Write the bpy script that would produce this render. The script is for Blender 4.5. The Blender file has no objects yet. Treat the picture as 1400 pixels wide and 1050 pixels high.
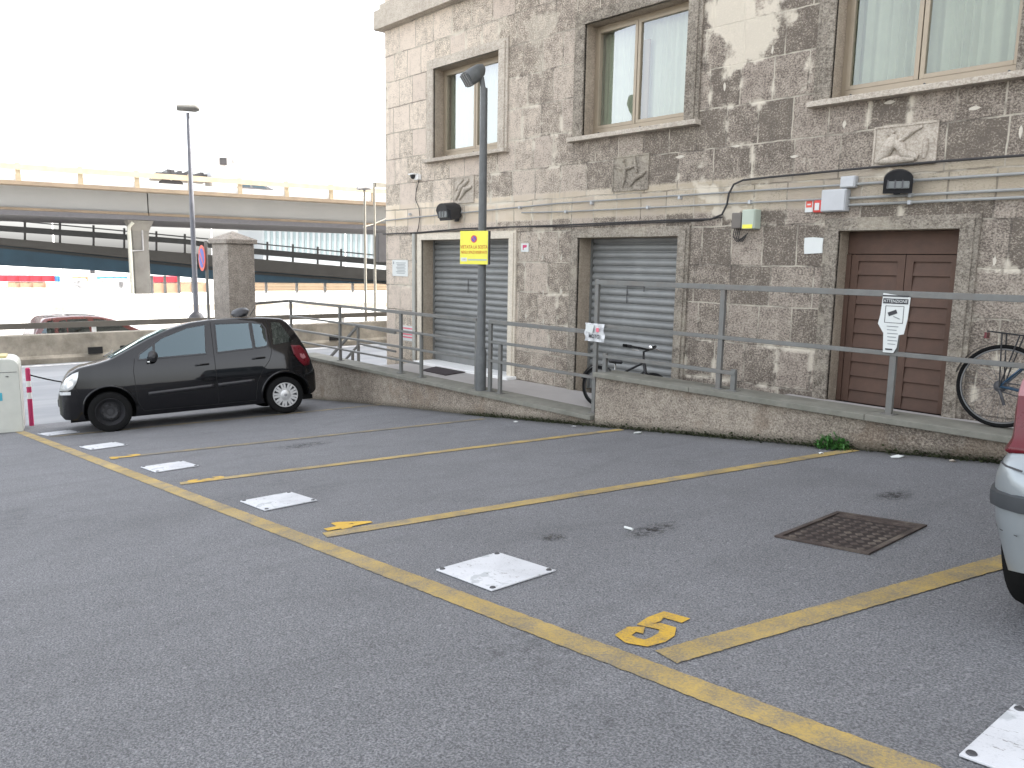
import bpy, bmesh, math, random
from mathutils import Vector, Matrix
random.seed(7)
R_ = math.radians
sc = bpy.context.scene
C = sc.collection
PI = math.pi

# ------------------------------------------------------------------ camera
F_PX, PITCH, ROLL, YAW = 1081.9, R_(8.6537), R_(-0.997), R_(48.726)
cp, sp = math.cos(PITCH), math.sin(PITCH)
_rt = Vector((math.cos(YAW), math.sin(YAW), 0))
_fw = Vector((-math.sin(YAW)*cp, math.cos(YAW)*cp, -sp))
_dn = _fw.cross(_rt)
RT = math.cos(ROLL)*_rt + math.sin(ROLL)*_dn
DN = -math.sin(ROLL)*_rt + math.cos(ROLL)*_dn
FW = _fw
cam = bpy.data.cameras.new('camera'); co = bpy.data.objects.new('camera', cam); C.objects.link(co)
co.matrix_world = Matrix((( RT.x, -DN.x, -FW.x, 0), (RT.y, -DN.y, -FW.y, 0), (RT.z, -DN.z, -FW.z, 0), (0, 0, 0, 1)))
cam.sensor_width = 36; cam.lens = 36*F_PX/1400; cam.clip_end = 6000; cam.clip_start = .05
sc.camera = co

def ray(x, y): return RT*((x-700)/F_PX) + DN*((y-525)/F_PX) + FW
def atY(x, y, Y): r = ray(x, y); return r*(Y/r.y)
def atX(x, y, X): r = ray(x, y); return r*(X/r.x)
def atZ(x, y, z): r = ray(x, y); return r*(z/r.z)
NV = Vector((-math.sin(R_(81)), math.cos(R_(81)), 0)); UV = Vector((math.cos(R_(81)), math.sin(R_(81)), 0))
def atD(x, y, D): r = ray(x, y); return r*(D/r.dot(NV))
ROAD = -2.75
def gz(x, y=0):
    z = -1.3 + .099*x
    if x < -9: z += .006*max(0, min(1, (-9-x)/2))*max(0, y-2.3)
    if x < -14.3:
        z = max(z, ROAD+.003) if x < -14.6 else z
    return z

# ------------------------------------------------------------------ materials
def nt(name):
    m = bpy.data.materials.new(name); m.use_nodes = True
    t = m.node_tree; t.nodes.clear()
    o = t.nodes.new('ShaderNodeOutputMaterial'); b = t.nodes.new('ShaderNodeBsdfPrincipled')
    t.links.new(b.outputs[0], o.inputs[0])
    return m, t, b
class N:
    def __init__(s, t): s.t = t
    def n(s, typ, **kw):
        nd = s.t.nodes.new(typ)
        for k, v in kw.items():
            if k.startswith('i_'): nd.inputs[k[2:].replace('_', ' ')].default_value = v
            else: setattr(nd, k, v)
        return nd
    def l(s, a, b): s.t.links.new(a, b)
    def coord(s, rot=None, scale=None):
        c = s.n('ShaderNodeTexCoord').outputs['Object']
        if rot or scale:
            mp = s.n('ShaderNodeMapping')
            if rot: mp.inputs['Rotation'].default_value = rot
            if scale: mp.inputs['Scale'].default_value = scale
            s.l(c, mp.inputs[0]); return mp.outputs[0]
        return c
    def noise(s, vec, scale, detail=4, rough=.6, out='Fac'):
        q = s.n('ShaderNodeTexNoise'); q.inputs['Scale'].default_value = scale
        q.inputs['Detail'].default_value = detail; q.inputs['Roughness'].default_value = rough
        s.l(vec, q.inputs['Vector']); return q.outputs[out]
    def ramp(s, fac, stops):
        r = s.n('ShaderNodeValToRGB'); e = r.color_ramp.elements
        while len(e) < len(stops): e.new(.5)
        for k, (p, c) in enumerate(stops):
            e[k].position = p
            e[k].color = (c, c, c, 1) if not isinstance(c, tuple) else (*c, 1)
        s.l(fac, r.inputs[0]); return r.outputs[0]
    def mix(s, fac, a, b, mode='MIX'):
        m = s.n('ShaderNodeMix', data_type='RGBA', blend_type=mode)
        for v, i in ((fac, 0), (a, 6), (b, 7)):
            if isinstance(v, (int, float)): m.inputs[i].default_value = v if i == 0 else (v, v, v, 1)
            elif isinstance(v, tuple): m.inputs[i].default_value = (*v, 1)
            else: s.l(v, m.inputs[i])
        return m.outputs[2]
    def math(s, op, a, b=0.):
        m = s.n('ShaderNodeMath', operation=op)
        for v, i in ((a, 0), (b, 1)):
            if isinstance(v, (int, float)): m.inputs[i].default_value = v
            else: s.l(v, m.inputs[i])
        return m.outputs[0]
    def bump(s, h, strength, dist, b, prev=None):
        q = s.n('ShaderNodeBump'); q.inputs['Strength'].default_value = strength; q.inputs['Distance'].default_value = dist
        s.l(h, q.inputs['Height'])
        if prev: s.l(prev, q.inputs['Normal'])
        if b: s.l(q.outputs[0], b.inputs['Normal'])
        return q.outputs[0]

def mat(name, col, rough=.6, metal=0., var=.2, scale=6., bump=0., bscale=80., coat=0., dirt=None, spec=None, emis=None):
    m, t, b = nt(name); g = N(t); c = g.coord()
    n1 = g.noise(c, scale, 6, .65)
    k = g.ramp(n1, [(.25, 1-var), (.75, 1+var*.6)])
    colr = g.mix(1., col, k, 'MULTIPLY')
    if dirt:
        n2 = g.noise(c, scale*.6, 8, .7); f = g.ramp(n2, [(.48, 0.), (.66, .75)])
        colr = g.mix(f, colr, dirt)
    g.l(colr, b.inputs['Base Color'])
    rr = g.ramp(n1, [(.2, max(0, rough-.08)), (.8, min(1, rough+.08))]); g.l(rr, b.inputs['Roughness'])
    b.inputs['Metallic'].default_value = metal
    if coat: b.inputs['Coat Weight'].default_value = coat; b.inputs['Coat Roughness'].default_value = .04
    if spec is not None: b.inputs['Specular IOR Level'].default_value = spec
    if bump: g.bump(g.noise(c, bscale, 5, .7), bump, .01, b)
    return m

MT = {}
def build_mats():
    # --- asphalt
    m, t, b = nt('asphalt'); g = N(t); c = g.coord()
    fine = g.noise(c, 125, 2, .65); spk = g.n('ShaderNodeTexVoronoi', i_Scale=95.); g.l(c, spk.inputs['Vector'])
    big = g.noise(c, .55, 5, .6); med = g.noise(c, 2.7, 6, .65)
    col = g.ramp(fine, [(.32, (.065, .066, .071)), (.5, (.14, .142, .15)), (.68, (.25, .252, .262))])
    sp_ = g.ramp(spk.outputs['Color'], [(.86, 0.), (.97, .8)])
    col = g.mix(sp_, col, (.27, .27, .27))
    col = g.mix(1., col, g.ramp(big, [(.3, .9), (.5, 1.), (.7, 1.07)]), 'MULTIPLY')
    col = g.mix(1., col, g.ramp(med, [(.25, .9), (.5, 1.), (.8, 1.06)]), 'MULTIPLY')
    st = g.math('MULTIPLY', g.ramp(g.noise(g.coord(scale=(1, 1.6, 1)), 1.1, 3, .5), [(.63, 0.), (.7, .7)]), g.ramp(g.noise(c, 14, 5, .75), [(.5, 0.), (.64, .6)]))
    col = g.mix(st, col, (.035, .035, .038))
    wv = g.n('ShaderNodeTexWave', i_Scale=.35, i_Distortion=14., i_Detail=3.); g.l(c, wv.inputs['Vector'])
    col = g.mix(g.ramp(wv.outputs['Fac'], [(.8, 0.), (1., .12)]), col, (.065, .066, .07))
    ln = g.math('MULTIPLY', g.ramp(g.noise(g.coord(rot=(0, 0, .6), scale=(1, .35, 1)), 1.6, 9, .55), [(.493, 0.), (.5, 1.), (.507, 0.)]), g.ramp(g.noise(c, .4, 2, .5), [(.5, 0.), (.6, .7)]))
    col = g.mix(g.math('MULTIPLY', ln, .35), col, (.04, .04, .042))
    sx = g.n('ShaderNodeSeparateXYZ'); g.l(c, sx.inputs[0])
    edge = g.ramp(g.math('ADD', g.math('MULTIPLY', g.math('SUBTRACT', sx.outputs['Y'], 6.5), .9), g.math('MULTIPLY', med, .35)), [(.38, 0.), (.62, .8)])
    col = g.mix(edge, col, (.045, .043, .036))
    g.l(col, b.inputs['Base Color']); b.inputs['Roughness'].default_value = .82
    g.bump(fine, 1., .008, b); MT['asphalt'] = m
    # --- road paint, worn
    def paint(nm, col0, wear=.45, wc=(.12, .115, .105)):
        m, t, b = nt(nm); g = N(t); c = g.coord()
        f = g.noise(c, 100, 4, .8); w = g.noise(c, 5, 6, .7)
        s = g.math('ADD', g.math('MULTIPLY', f, .6), g.math('MULTIPLY', w, .6))
        k = g.ramp(s, [(wear+.02, 0.), (wear+.24, 1.)])
        cc = g.mix(k, wc, col0); cc = g.mix(1., cc, g.ramp(g.noise(c, 1.7, 4), [(.3, .78), (.7, 1.1)]), 'MULTIPLY')
        if nm == 'white_plate':
            cc = g.mix(g.ramp(g.noise(c, 3.3, 5, .6), [(.60, 0.), (.63, .7)]), cc, (.33, .35, .36)); cc = g.mix(g.ramp(g.noise(g.coord(scale=(1, 3, 1)), 18, 4, .7), [(.62, 0.), (.66, .8)]), cc, (.14, .13, .12))
        g.l(cc, b.inputs['Base Color']); b.inputs['Roughness'].default_value = .75
        g.bump(f, .5, .005, b); MT[nm] = m
    paint('yellow_paint', (.42, .295, .085), .455, (.16, .145, .12)); paint('faded_paint', (.30, .225, .10), .50, (.13, .125, .115))
    paint('digit_paint', (.55, .34, .035), .38, (.12, .11, .1))
    paint('white_plate', (.56, .57, .59), .32, (.27, .29, .31))
    paint('road_white', (.6, .6, .6), .4, (.2, .2, .2))
    # --- masonry
    def stone(nm, light, dark, mortar, blocks=True, pit=1., patch=.0, rowh=.46, bw=.42, base=False):
        m, t, b = nt(nm); g = N(t); c = g.coord(rot=(PI/2, 0, 0) if blocks else None)
        c0 = g.coord()
        wob = g.noise(c0, 2.2, 4, .6, 'Color')
        wv = g.n('ShaderNodeVectorMath', operation='MULTIPLY_ADD'); g.l(wob, wv.inputs[0]); wv.inputs[1].default_value = (.05, .05, .05); g.l(c, wv.inputs[2])
        # tuff grain: directional pits
        gr = g.noise(g.coord(scale=(1., 1., 1.25)), 44, 4, .85)
        gr2 = g.noise(c0, 9, 6, .7); big = g.noise(c0, .8, 5, .6)
        blend = g.math('ADD', g.math('MULTIPLY', gr, .74), g.math('MULTIPLY', gr2, .26))
        if blocks:
            br = g.n('ShaderNodeTexBrick'); g.l(wv.outputs[0], br.inputs['Vector'])
            br.inputs['Color1'].default_value = (0, 0, 0, 1); br.inputs['Color2'].default_value = (1, 1, 1, 1); br.inputs['Mortar'].default_value = (.5, .5, .5, 1)
            br.inputs['Scale'].default_value = 1; br.inputs['Brick Width'].default_value = bw; br.inputs['Row Height'].default_value = rowh
            br.inputs['Mortar Size'].default_value = .010; br.inputs['Mortar Smooth'].default_value = .35; br.inputs['Bias'].default_value = 0.
            br.offset = .37; br.squash = 1.25; br.squash_frequency = 3
            bc = br.outputs['Color']; mo = br.outputs['Fac']
            # darkening with X: brighter light near the street corner put into the stone colour
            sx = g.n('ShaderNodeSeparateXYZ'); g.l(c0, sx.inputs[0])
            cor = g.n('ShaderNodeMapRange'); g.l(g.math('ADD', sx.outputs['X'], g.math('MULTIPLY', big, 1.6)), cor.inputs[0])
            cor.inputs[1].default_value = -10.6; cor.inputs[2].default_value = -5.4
            bandm = g.math('MULTIPLY', g.ramp(g.math('ADD', g.math('MULTIPLY', sx.outputs['Z'], .2), .5), [(.628, 0.), (.634, 1.)]), g.ramp(g.math('ADD', g.math('MULTIPLY', sx.outputs['Z'], .2), .5), [(.703, 1.), (.709, 0.)]))
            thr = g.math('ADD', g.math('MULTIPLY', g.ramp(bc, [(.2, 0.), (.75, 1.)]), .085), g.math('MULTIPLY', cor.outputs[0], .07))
            q = g.math('ADD', blend, g.math('MULTIPLY', g.math('SUBTRACT', big, .5), .10))
            q = g.math('SUBTRACT', q, g.math('SUBTRACT', thr, .085))
            q = g.math('ADD', q, g.math('MULTIPLY', bandm, .14))
            k = g.ramp(q, [(.43, 0.), (.50, .5), (.57, 1.)])
            col = g.mix(k, dark, light)
            # block tint
            col = g.mix(1., col, g.mix(bc, (.84, .80, .78), (1.12, 1.1, 1.04)), 'MULTIPLY')
            col = g.mix(g.math('MULTIPLY', bandm, g.ramp(g.noise(c0, 1.9, 6, .6), [(.4, .25), (.6, .75)])), col, (.53, .45, .33))
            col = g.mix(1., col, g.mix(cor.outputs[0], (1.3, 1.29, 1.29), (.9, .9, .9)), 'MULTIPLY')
            # repaired joints, smeared cream mortar in places
            mm = g.math('MULTIPLY', mo, g.ramp(g.noise(c0, 2.6, 4, .6), [(.42, .0), (.58, .9)]))
            col = g.mix(g.math('MULTIPLY', mo, .55), col, (.09, .078, .068))
            col = g.mix(mm, col, mortar)
            br2 = g.n('ShaderNodeTexBrick'); g.l(wv.outputs[0], br2.inputs['Vector'])
            for nm_, v in (('Scale', 1), ('Brick Width', bw), ('Row Height', rowh), ('Mortar Size', .055), ('Mortar Smooth', .9)): br2.inputs[nm_].default_value = v
            br2.offset = .37; br2.squash = 1.25; br2.squash_frequency = 3
            pn = g.noise(c0, 1.05, 5, .62)
            smear = g.math('MULTIPLY', br2.outputs['Fac'], g.ramp(g.math('ADD', g.math('MULTIPLY', pn, .8), g.math('MULTIPLY', gr2, .3)), [(.585, 0.), (.63, .9)]))
            col = g.mix(smear, col, mortar)
            # cream plaster patches
            px = g.n('ShaderNodeMapRange'); g.l(sx.outputs['Z'], px.inputs[0]); px.inputs[1].default_value = 1.0; px.inputs[2].default_value = 2.6; px.inputs[3].default_value = -.02; px.inputs[4].default_value = .075
            pa = g.ramp(g.math('ADD', g.noise(c0, .95, 7, .58), px.outputs[0]), [(.625, 0.), (.655, .85)])
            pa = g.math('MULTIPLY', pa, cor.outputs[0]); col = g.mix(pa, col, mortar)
            h = g.math('SUBTRACT', blend, g.math('MULTIPLY', mo, .35))
            h = g.math('MULTIPLY', h, g.math('SUBTRACT', 1., g.math('MULTIPLY', g.math('MAXIMUM', pa, smear), .7)))
        else:
            q = g.math('ADD', blend, g.math('MULTIPLY', g.math('SUBTRACT', big, .5), .25))
            k = g.ramp(q, [(.41, 0.), (.5, .5), (.59, 1.)]); col = g.mix(k, dark, light); h = blend
            if patch:
                pa = g.ramp(g.noise(c0, 1.7, 7, .6), [(.56, 0.), (.62, patch)]); col = g.mix(pa, col, mortar)
        if base:
            s3 = g.n('ShaderNodeSeparateXYZ'); g.l(c0, s3.inputs[0])
            hg = g.math('SUBTRACT', g.math('ADD', s3.outputs['Z'], 1.3), g.math('MULTIPLY', s3.outputs['X'], .099))
            dk = g.ramp(g.math('SUBTRACT', g.math('ADD', g.math('MULTIPLY', gr2, .35), .3), g.math('MULTIPLY', hg, 2.2)), [(.25, 0.), (.5, .85)])
            col = g.mix(dk, col, (.05, .048, .03))
        # rust and soot streaks running down
        sk = g.noise(g.coord(scale=(1., 1., .12)), 5.5, 5, .6)
        col = g.mix(g.ramp(sk, [(.58, 0.), (.78, .35)]), col, (.13, .11, .095))
        g.l(col, b.inputs['Base Color']); b.inputs['Roughness'].default_value = .92; b.inputs['Specular IOR Level'].default_value = .2
        g.bump(h, min(1, .9*pit), .04, b); MT[nm] = m
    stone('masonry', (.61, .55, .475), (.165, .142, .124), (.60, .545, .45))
    stone('trim_stone', (.43, .385, .32), (.125, .105, .085), (.50, .45, .36), blocks=False, pit=1., patch=.45)
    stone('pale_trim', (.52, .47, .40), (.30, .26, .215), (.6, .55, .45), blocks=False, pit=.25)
    stone('palest_trim', (.66, .6, .5), (.5, .45, .37), (.64, .6, .5), blocks=False, pit=.1)  # palest and smoothest trim tone, for the left shutter surround
    stone('render_wall', (.56, .49, .40), (.17, .14, .115), (.27, .20, .14), blocks=False, pit=1.2, patch=.35, base=True)
    stone('reveal_stone', (.40, .335, .26), (.24, .20, .155), (.45, .39, .3), blocks=False, pit=.3)
    stone('pillar_stone', (.42, .375, .325), (.17, .15, .13), (.3, .27, .24), blocks=False, pit=.6)
    MT['coping'] = mat('coping', (.19, .185, .155), .8, var=.3, scale=5, bump=.3, bscale=50, dirt=(.12, .12, .095))
    MT['floor_tile'] = mat('floor_tile', (.36, .34, .325), .6, var=.15, scale=3, bump=.1)
    MT['concrete'] = mat('concrete', (.30, .28, .25), .9, var=.3, scale=2, bump=.4, bscale=30, dirt=(.13, .115, .095))
    MT['barrier_concrete'] = mat('barrier_concrete', (.27, .245, .20), .9, var=.4, scale=1.6, bump=.4, bscale=25, dirt=(.10, .085, .065))
    MT['deck_concrete'] = mat('deck_concrete', (.235, .24, .24), .9, var=.06, scale=.4, bump=.1)
    MT['pier_concrete'] = mat('pier_concrete', (.16, .155, .145), .9, var=.2, scale=1., dirt=(.1, .095, .085))
    MT['under_grey'] = mat('under_grey', (.09, .09, .1), .9)
    MT['ramp_grey'] = mat('ramp_grey', (.13, .13, .128), .9, var=.2, scale=.5)
    MT['ramp_dark'] = mat('ramp_dark', (.075, .08, .085), .7)
    MT['deck_edge'] = mat('deck_edge', (.16, .125, .09), .9, var=.4, scale=.8, dirt=(.16, .13, .09))
    MT['cream_rail'] = mat('cream_rail', (.36, .30, .21), .5, var=.2, scale=2)
    MT['blue_steel'] = mat('blue_steel', (.055, .12, .18), .6, var=.25, scale=.5)
    MT['grey_steel'] = mat('grey_steel', (.145, .147, .138), .55, .0, var=.25, scale=9, bump=.15, bscale=120, dirt=(.14, .125, .11))
    MT['post_grey'] = mat('post_grey', (.095, .10, .10), .5, 0., var=.3, scale=12)
    MT['dark_steel'] = mat('dark_steel', (.06, .06, .065), .5, .2, var=.2)
    MT['shutter'] = mat('shutter', (.225, .23, .225), .5, .2, var=.22, scale=3, bump=.05)
    MT['door_brown'] = mat('door_brown', (.10, .06, .044), .6, 0, spec=.25, var=.22, scale=7, bump=.15, bscale=40)
    MT['alu_bronze'] = mat('alu_bronze', (.29, .24, .175), .4, .25, var=.12, scale=4)
    MT['curtain'] = mat('curtain', (.37, .395, .32), .9, var=.1, scale=3)
    MT['tan_blind'] = mat('tan_blind', (.22, .17, .11), .8, var=.1)
    MT['dark_room'] = mat('dark_room', (.03, .03, .03), .9)
    MT['black_plastic'] = mat('black_plastic', (.022, .022, .024), .45, var=.2)
    MT['rubber'] = mat('rubber', (.010, .010, .010), .9, var=.3, scale=20, spec=.12)
    MT['grey_plastic'] = mat('grey_plastic', (.42, .43, .44), .5, var=.08)
    MT['green_grey'] = mat('green_grey', (.38, .43, .36), .5, var=.08)
    MT['meter_brown'] = mat('meter_brown', (.13, .115, .10), .6)
    MT['white_paint'] = mat('white_paint', (.78, .78, .76), .5, var=.08)
    MT['paper'] = mat('paper', (.60, .62, .60), .7, var=.06)
    MT['clear_paper'] = mat('clear_paper', (.52, .53, .54), .25, var=.25, scale=30, coat=.6)
    MT['yellow_sign'] = mat('yellow_sign', (.72, .68, .07), .45, var=.06)
    MT['sign_red'] = mat('sign_red', (.62, .08, .05), .5, var=.1)
    MT['sign_orange'] = mat('sign_orange', (.50, .13, .02), .5, var=.1)
    MT['sign_blue'] = mat('sign_blue', (.06, .10, .42), .5)
    MT['print_black'] = mat('print_black', (.03, .03, .035), .6)
    MT['print_grey'] = mat('print_grey', (.25, .27, .27), .6)
    MT['faded_pink'] = mat('faded_pink', (.70, .15, .2), .6, var=.2, scale=30)
    MT['magenta'] = mat('magenta', (.50, .03, .12), .5, var=.15)
    MT['red_plastic'] = mat('red_plastic', (.55, .04, .03), .4)
    MT['rust'] = mat('rust', (.06, .044, .038), .75, .1, var=.5, scale=11, bump=.3, dirt=(.15, .125, .10))
    MT['pipe_grey'] = mat('pipe_grey', (.27, .275, .265), .6, var=.2, scale=6)
    MT['cable_black'] = mat('cable_black', (.03, .028, .028), .7)
    MT['white_pipe'] = mat('white_pipe', (.40, .40, .36), .6, var=.15)
    MT['bin_white'] = mat('bin_white', (.50, .51, .46), .4, var=.08)
    MT['teal'] = mat('teal', (.05, .33, .42), .5)
    MT['bin_yellow'] = mat('bin_yellow', (.45, .38, .16), .5)
    MT['car_black'] = mat('car_black', (.003, .003, .004), .4, 0., var=.05, coat=.8, spec=.05)
    MT['car_silver'] = mat('car_silver', (.27, .30, .315), .38, .45, var=.03, coat=.5)
    MT['bumper_grey'] = mat('bumper_grey', (.035, .04, .045), .55, var=.1)
    MT['steel_wheel'] = mat('steel_wheel', (.028, .028, .03), .5, .0, spec=.3)
    MT['hubcap'] = mat('hubcap', (.52, .52, .51), .35, .6, var=.15, scale=20)
    MT['chrome'] = mat('chrome', (.7, .7, .7), .15, 1.)
    MT['lens'] = mat('lens', (.66, .68, .68), .12, .3, var=.35, scale=30, coat=1.)
    MT['tail_red'] = mat('tail_red', (.10, .002, .008), .3, 0, var=.15, scale=20, coat=.2, spec=.3)
    MT['tail_pale'] = mat('tail_pale', (.30, .13, .14), .3)
    MT['seam'] = mat('seam', (.004, .004, .004), .8)
    MT['silver_seam'] = mat('silver_seam', (.05, .05, .055), .8)
    MT['red_car'] = mat('red_car', (.085, .008, .006), .3, .1, coat=1.)
    MT['far_dark'] = mat('far_dark', (.05, .05, .055), .4)
    MT['bike_blue'] = mat('bike_blue', (.02, .06, .11), .3, .3, coat=1.)
    MT['bike_black'] = mat('bike_black', (.018, .018, .02), .35, .3)
    MT['spoke'] = mat('spoke', (.14, .14, .14), .4, .6)
    MT['leaf'] = mat('leaf', (.05, .16, .03), .6, var=.4, scale=30)
    MT['moss'] = mat('moss', (.045, .055, .02), .95, var=.5, scale=40)
    MT['far_white'] = mat('far_white', (.72, .72, .72), .6, var=.06, scale=1)
    MT['far_grey'] = mat('far_grey', (.3, .3, .31), .7)
    MT['far_tan'] = mat('far_tan', (.28, .22, .15), .8, var=.25, scale=.6)
    MT['container_red'] = mat('container_red', (.38, .02, .035), .5, var=.15, scale=.5)
    MT['container_blue'] = mat('container_blue', (.06, .2, .45), .5)
    MT['container_tan'] = mat('container_tan', (.32, .2, .13), .6)
    MT['pale_facade'] = mat('pale_facade', (.24, .26, .27), .7, var=.05)
    MT['pale_glass'] = mat('pale_glass', (.13, .17, .18), .3)
    MT['far_ground'] = mat('far_ground', (.38, .37, .35), .9, var=.12, scale=.15)
    MT['guard_brown'] = mat('guard_brown', (.10, .09, .075), .7, var=.3, scale=1)
    MT['far_pole'] = mat('far_pole', (.22, .21, .18), .6)
    MT['lamp_grey'] = mat('lamp_grey', (.12, .125, .145), .5)
    MT['doormat'] = mat('doormat', (.035, .025, .027), .95, var=.3, scale=60)
    # glass
    def glass(nm, tint, minr, maxr, gc=(.95, .97, 1)):
        m = bpy.data.materials.new(nm); m.use_nodes = True; t = m.node_tree; t.nodes.clear(); g = N(t)
        o = g.n('ShaderNodeOutputMaterial'); mx = g.n('ShaderNodeMixShader'); tr = g.n('ShaderNodeBsdfTransparent'); gl = g.n('ShaderNodeBsdfGlossy')
        tr.inputs[0].default_value = (*tint, 1); gl.inputs['Roughness'].default_value = .01; gl.inputs['Color'].default_value = (*gc, 1)
        lw = g.n('ShaderNodeLayerWeight'); lw.inputs['Blend'].default_value = .5
        mr = g.n('ShaderNodeMapRange'); g.l(g.math('POWER', lw.outputs['Facing'], 1.6), mr.inputs[0]); mr.inputs[3].default_value = minr; mr.inputs[4].default_value = maxr
        g.l(mr.outputs[0], mx.inputs[0]); g.l(tr.outputs[0], mx.inputs[1]); g.l(gl.outputs[0], mx.inputs[2]); g.l(mx.outputs[0], o.inputs[0]); MT[nm] = m
    glass('window_glass', (.84, .87, .82), .045, 1.)
    glass('car_glass', (.22, .27, .26), .09, .8, (.70, .88, .95))
build_mats()

# ------------------------------------------------------------------ mesh tools
class MB:
    def __init__(s): s.v = []; s.f = []
    def add(s, vs, fs):
        o = len(s.v); s.v += [Vector(v) for v in vs]; s.f += [[o+i for i in f] for f in fs]; return s
    def box(s, x0, x1, y0, y1, z0, z1):
        return s.add([(x0,y0,z0),(x1,y0,z0),(x1,y1,z0),(x0,y1,z0),(x0,y0,z1),(x1,y0,z1),(x1,y1,z1),(x0,y1,z1)],
                     [(0,3,2,1),(4,5,6,7),(0,1,5,4),(1,2,6,5),(2,3,7,6),(3,0,4,7)])
    def bar(s, a, b, w, h=None, up=(0,0,1)):
        a, b = Vector(a), Vector(b); h = h or w; d = (b-a).normalized(); u = Vector(up)
        if abs(d.dot(u)) > .98: u = Vector((0,1,0))
        sd = d.cross(u).normalized(); u = sd.cross(d)
        o = [(-1,-1),(1,-1),(1,1),(-1,1)]
        return s.add([p + sd*(i*w/2) + u*(j*h/2) for p in (a, b) for i, j in o], [(3,2,1,0),(4,5,6,7),(0,1,5,4),(1,2,6,5),(2,3,7,6),(3,0,4,7)])
    def tube(s, pts, r, n=8, cap=True):
        pts = [Vector(p) for p in pts]; rs = r if isinstance(r, (list, tuple)) else [r]*len(pts)
        o = len(s.v); prev = None
        for i, p in enumerate(pts):
            d = (pts[min(i+1, len(pts)-1)] - pts[max(i-1, 0)]).normalized()
            if prev is None:
                u = Vector((0,0,1)) if abs(d.z) < .9 else Vector((0,1,0)); a = d.cross(u).normalized()
            else: a = (prev - d*prev.dot(d)).normalized()
            prev = a; b = d.cross(a)
            for k in range(n):
                t = 2*PI*k/n; s.v.append(p + (a*math.cos(t) + b*math.sin(t))*rs[i])
        for i in range(len(pts)-1):
            for k in range(n):
                s.f.append([o+i*n+k, o+i*n+(k+1)%n, o+(i+1)*n+(k+1)%n, o+(i+1)*n+k])
        if cap: s.f.append([o+k for k in range(n)][::-1]); s.f.append([o+(len(pts)-1)*n+k for k in range(n)])
        return s
    def ring(s, c, R, r, axis='y', n=40, m=8, a0=0, a1=2*PI):
        full = abs(a1-a0-2*PI) < 1e-4; pts = []
        o = len(s.v); c = Vector(c); nn = n if full else n+1
        for i in range(nn):
            t = a0+(a1-a0)*i/n
            e = Vector((math.cos(t), 0, math.sin(t))); ax = Vector((0,1,0))
            for k in range(m):
                q = 2*PI*k/m; s.v.append(c + e*(R+r*math.cos(q)) + ax*(r*math.sin(q)))
        for i in range(n):
            for k in range(m):
                j = (i+1) % nn; s.f.append([o+i*m+k, o+j*m+k, o+j*m+(k+1)%m, o+i*m+(k+1)%m])
        return s
    def lathe(s, prof, c=(0,0,0), axis='z', n=24, cap0=True, cap1=True):
        o = len(s.v); c = Vector(c)
        for (r, h) in prof:
            for k in range(n):
                t = 2*PI*k/n
                p = (r*math.cos(t), r*math.sin(t), h) if axis == 'z' else (r*math.cos(t), h, r*math.sin(t))
                s.v.append(c+Vector(p))
        for i in range(len(prof)-1):
            for k in range(n): s.f.append([o+i*n+k, o+i*n+(k+1)%n, o+(i+1)*n+(k+1)%n, o+(i+1)*n+k])
        if cap0: s.f.append([o+k for k in range(n)][::-1])
        if cap1: s.f.append([o+(len(prof)-1)*n+k for k in range(n)])
        return s
    def prism(s, poly, y0, y1):   # poly in (x,z)
        n = len(poly); o = len(s.v)
        for y in (y0, y1):
            for x, z in poly: s.v.append(Vector((x, y, z)))
        s.f.append([o+i for i in range(n)]); s.f.append([o+n+i for i in range(n)][::-1])
        for i in range(n): s.f.append([o+i, o+n+i, o+n+(i+1)%n, o+(i+1)%n])
        return s
    def flat(s, poly, dz=0.004):   # poly of (x,y) laid on lot ground
        n = len(poly); o = len(s.v)
        for x, y in poly: s.v.append(Vector((x, y, gz(x, y)+dz)))
        s.f.append([o+i for i in range(n)]); return s
    def build(s, name, m, parent=None, smooth=False, bevel=0, label=None, fixn=True):
        me = bpy.data.meshes.new(name); me.from_pydata([tuple(v) for v in s.v], [], s.f); me.validate()
        if fixn:
            bm = bmesh.new(); bm.from_mesh(me); bmesh.ops.recalc_face_normals(bm, faces=bm.faces); bm.to_mesh(me); bm.free()
        if m: me.materials.append(MT[m] if isinstance(m, str) else m)
        o = bpy.data.objects.new(name, me); C.objects.link(o)
        if smooth:
            for p in me.polygons: p.use_smooth = True
            try: me.set_sharp_from_angle(angle=R_(38))
            except Exception: pass
        if bevel:
            b = o.modifiers.new('bevel', 'BEVEL'); b.width = bevel; b.segments = 2; b.limit_method = 'ANGLE'; b.angle_limit = R_(40)
        if parent: o.parent = parent
        if label: o['label'] = label
        return o
def tag(o, label, cat, group=None, kind=None):
    if label: o['label'] = label
    if cat: o['category'] = cat
    if group: o['group'] = group
    if kind: o['kind'] = kind
    return o
def thing(name, label, cat, loc=(0,0,0), rz=0, group=None):
    o = bpy.data.objects.new(name, None); C.objects.link(o); o.location = loc; o.rotation_euler = (0,0,rz); o.empty_display_size = .1
    return tag(o, label, cat, group)
def keep(child, parent):   # parent a mesh written in world coordinates under a located empty
    child.parent = parent
    child.matrix_parent_inverse = Matrix.Translation(parent.location).inverted() if parent.rotation_euler.z == 0 else (Matrix.Translation(parent.location) @ Matrix.Rotation(parent.rotation_euler.z, 4, 'Z')).inverted()
    return child
def struct(o): o['kind'] = 'structure'; return o
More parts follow.
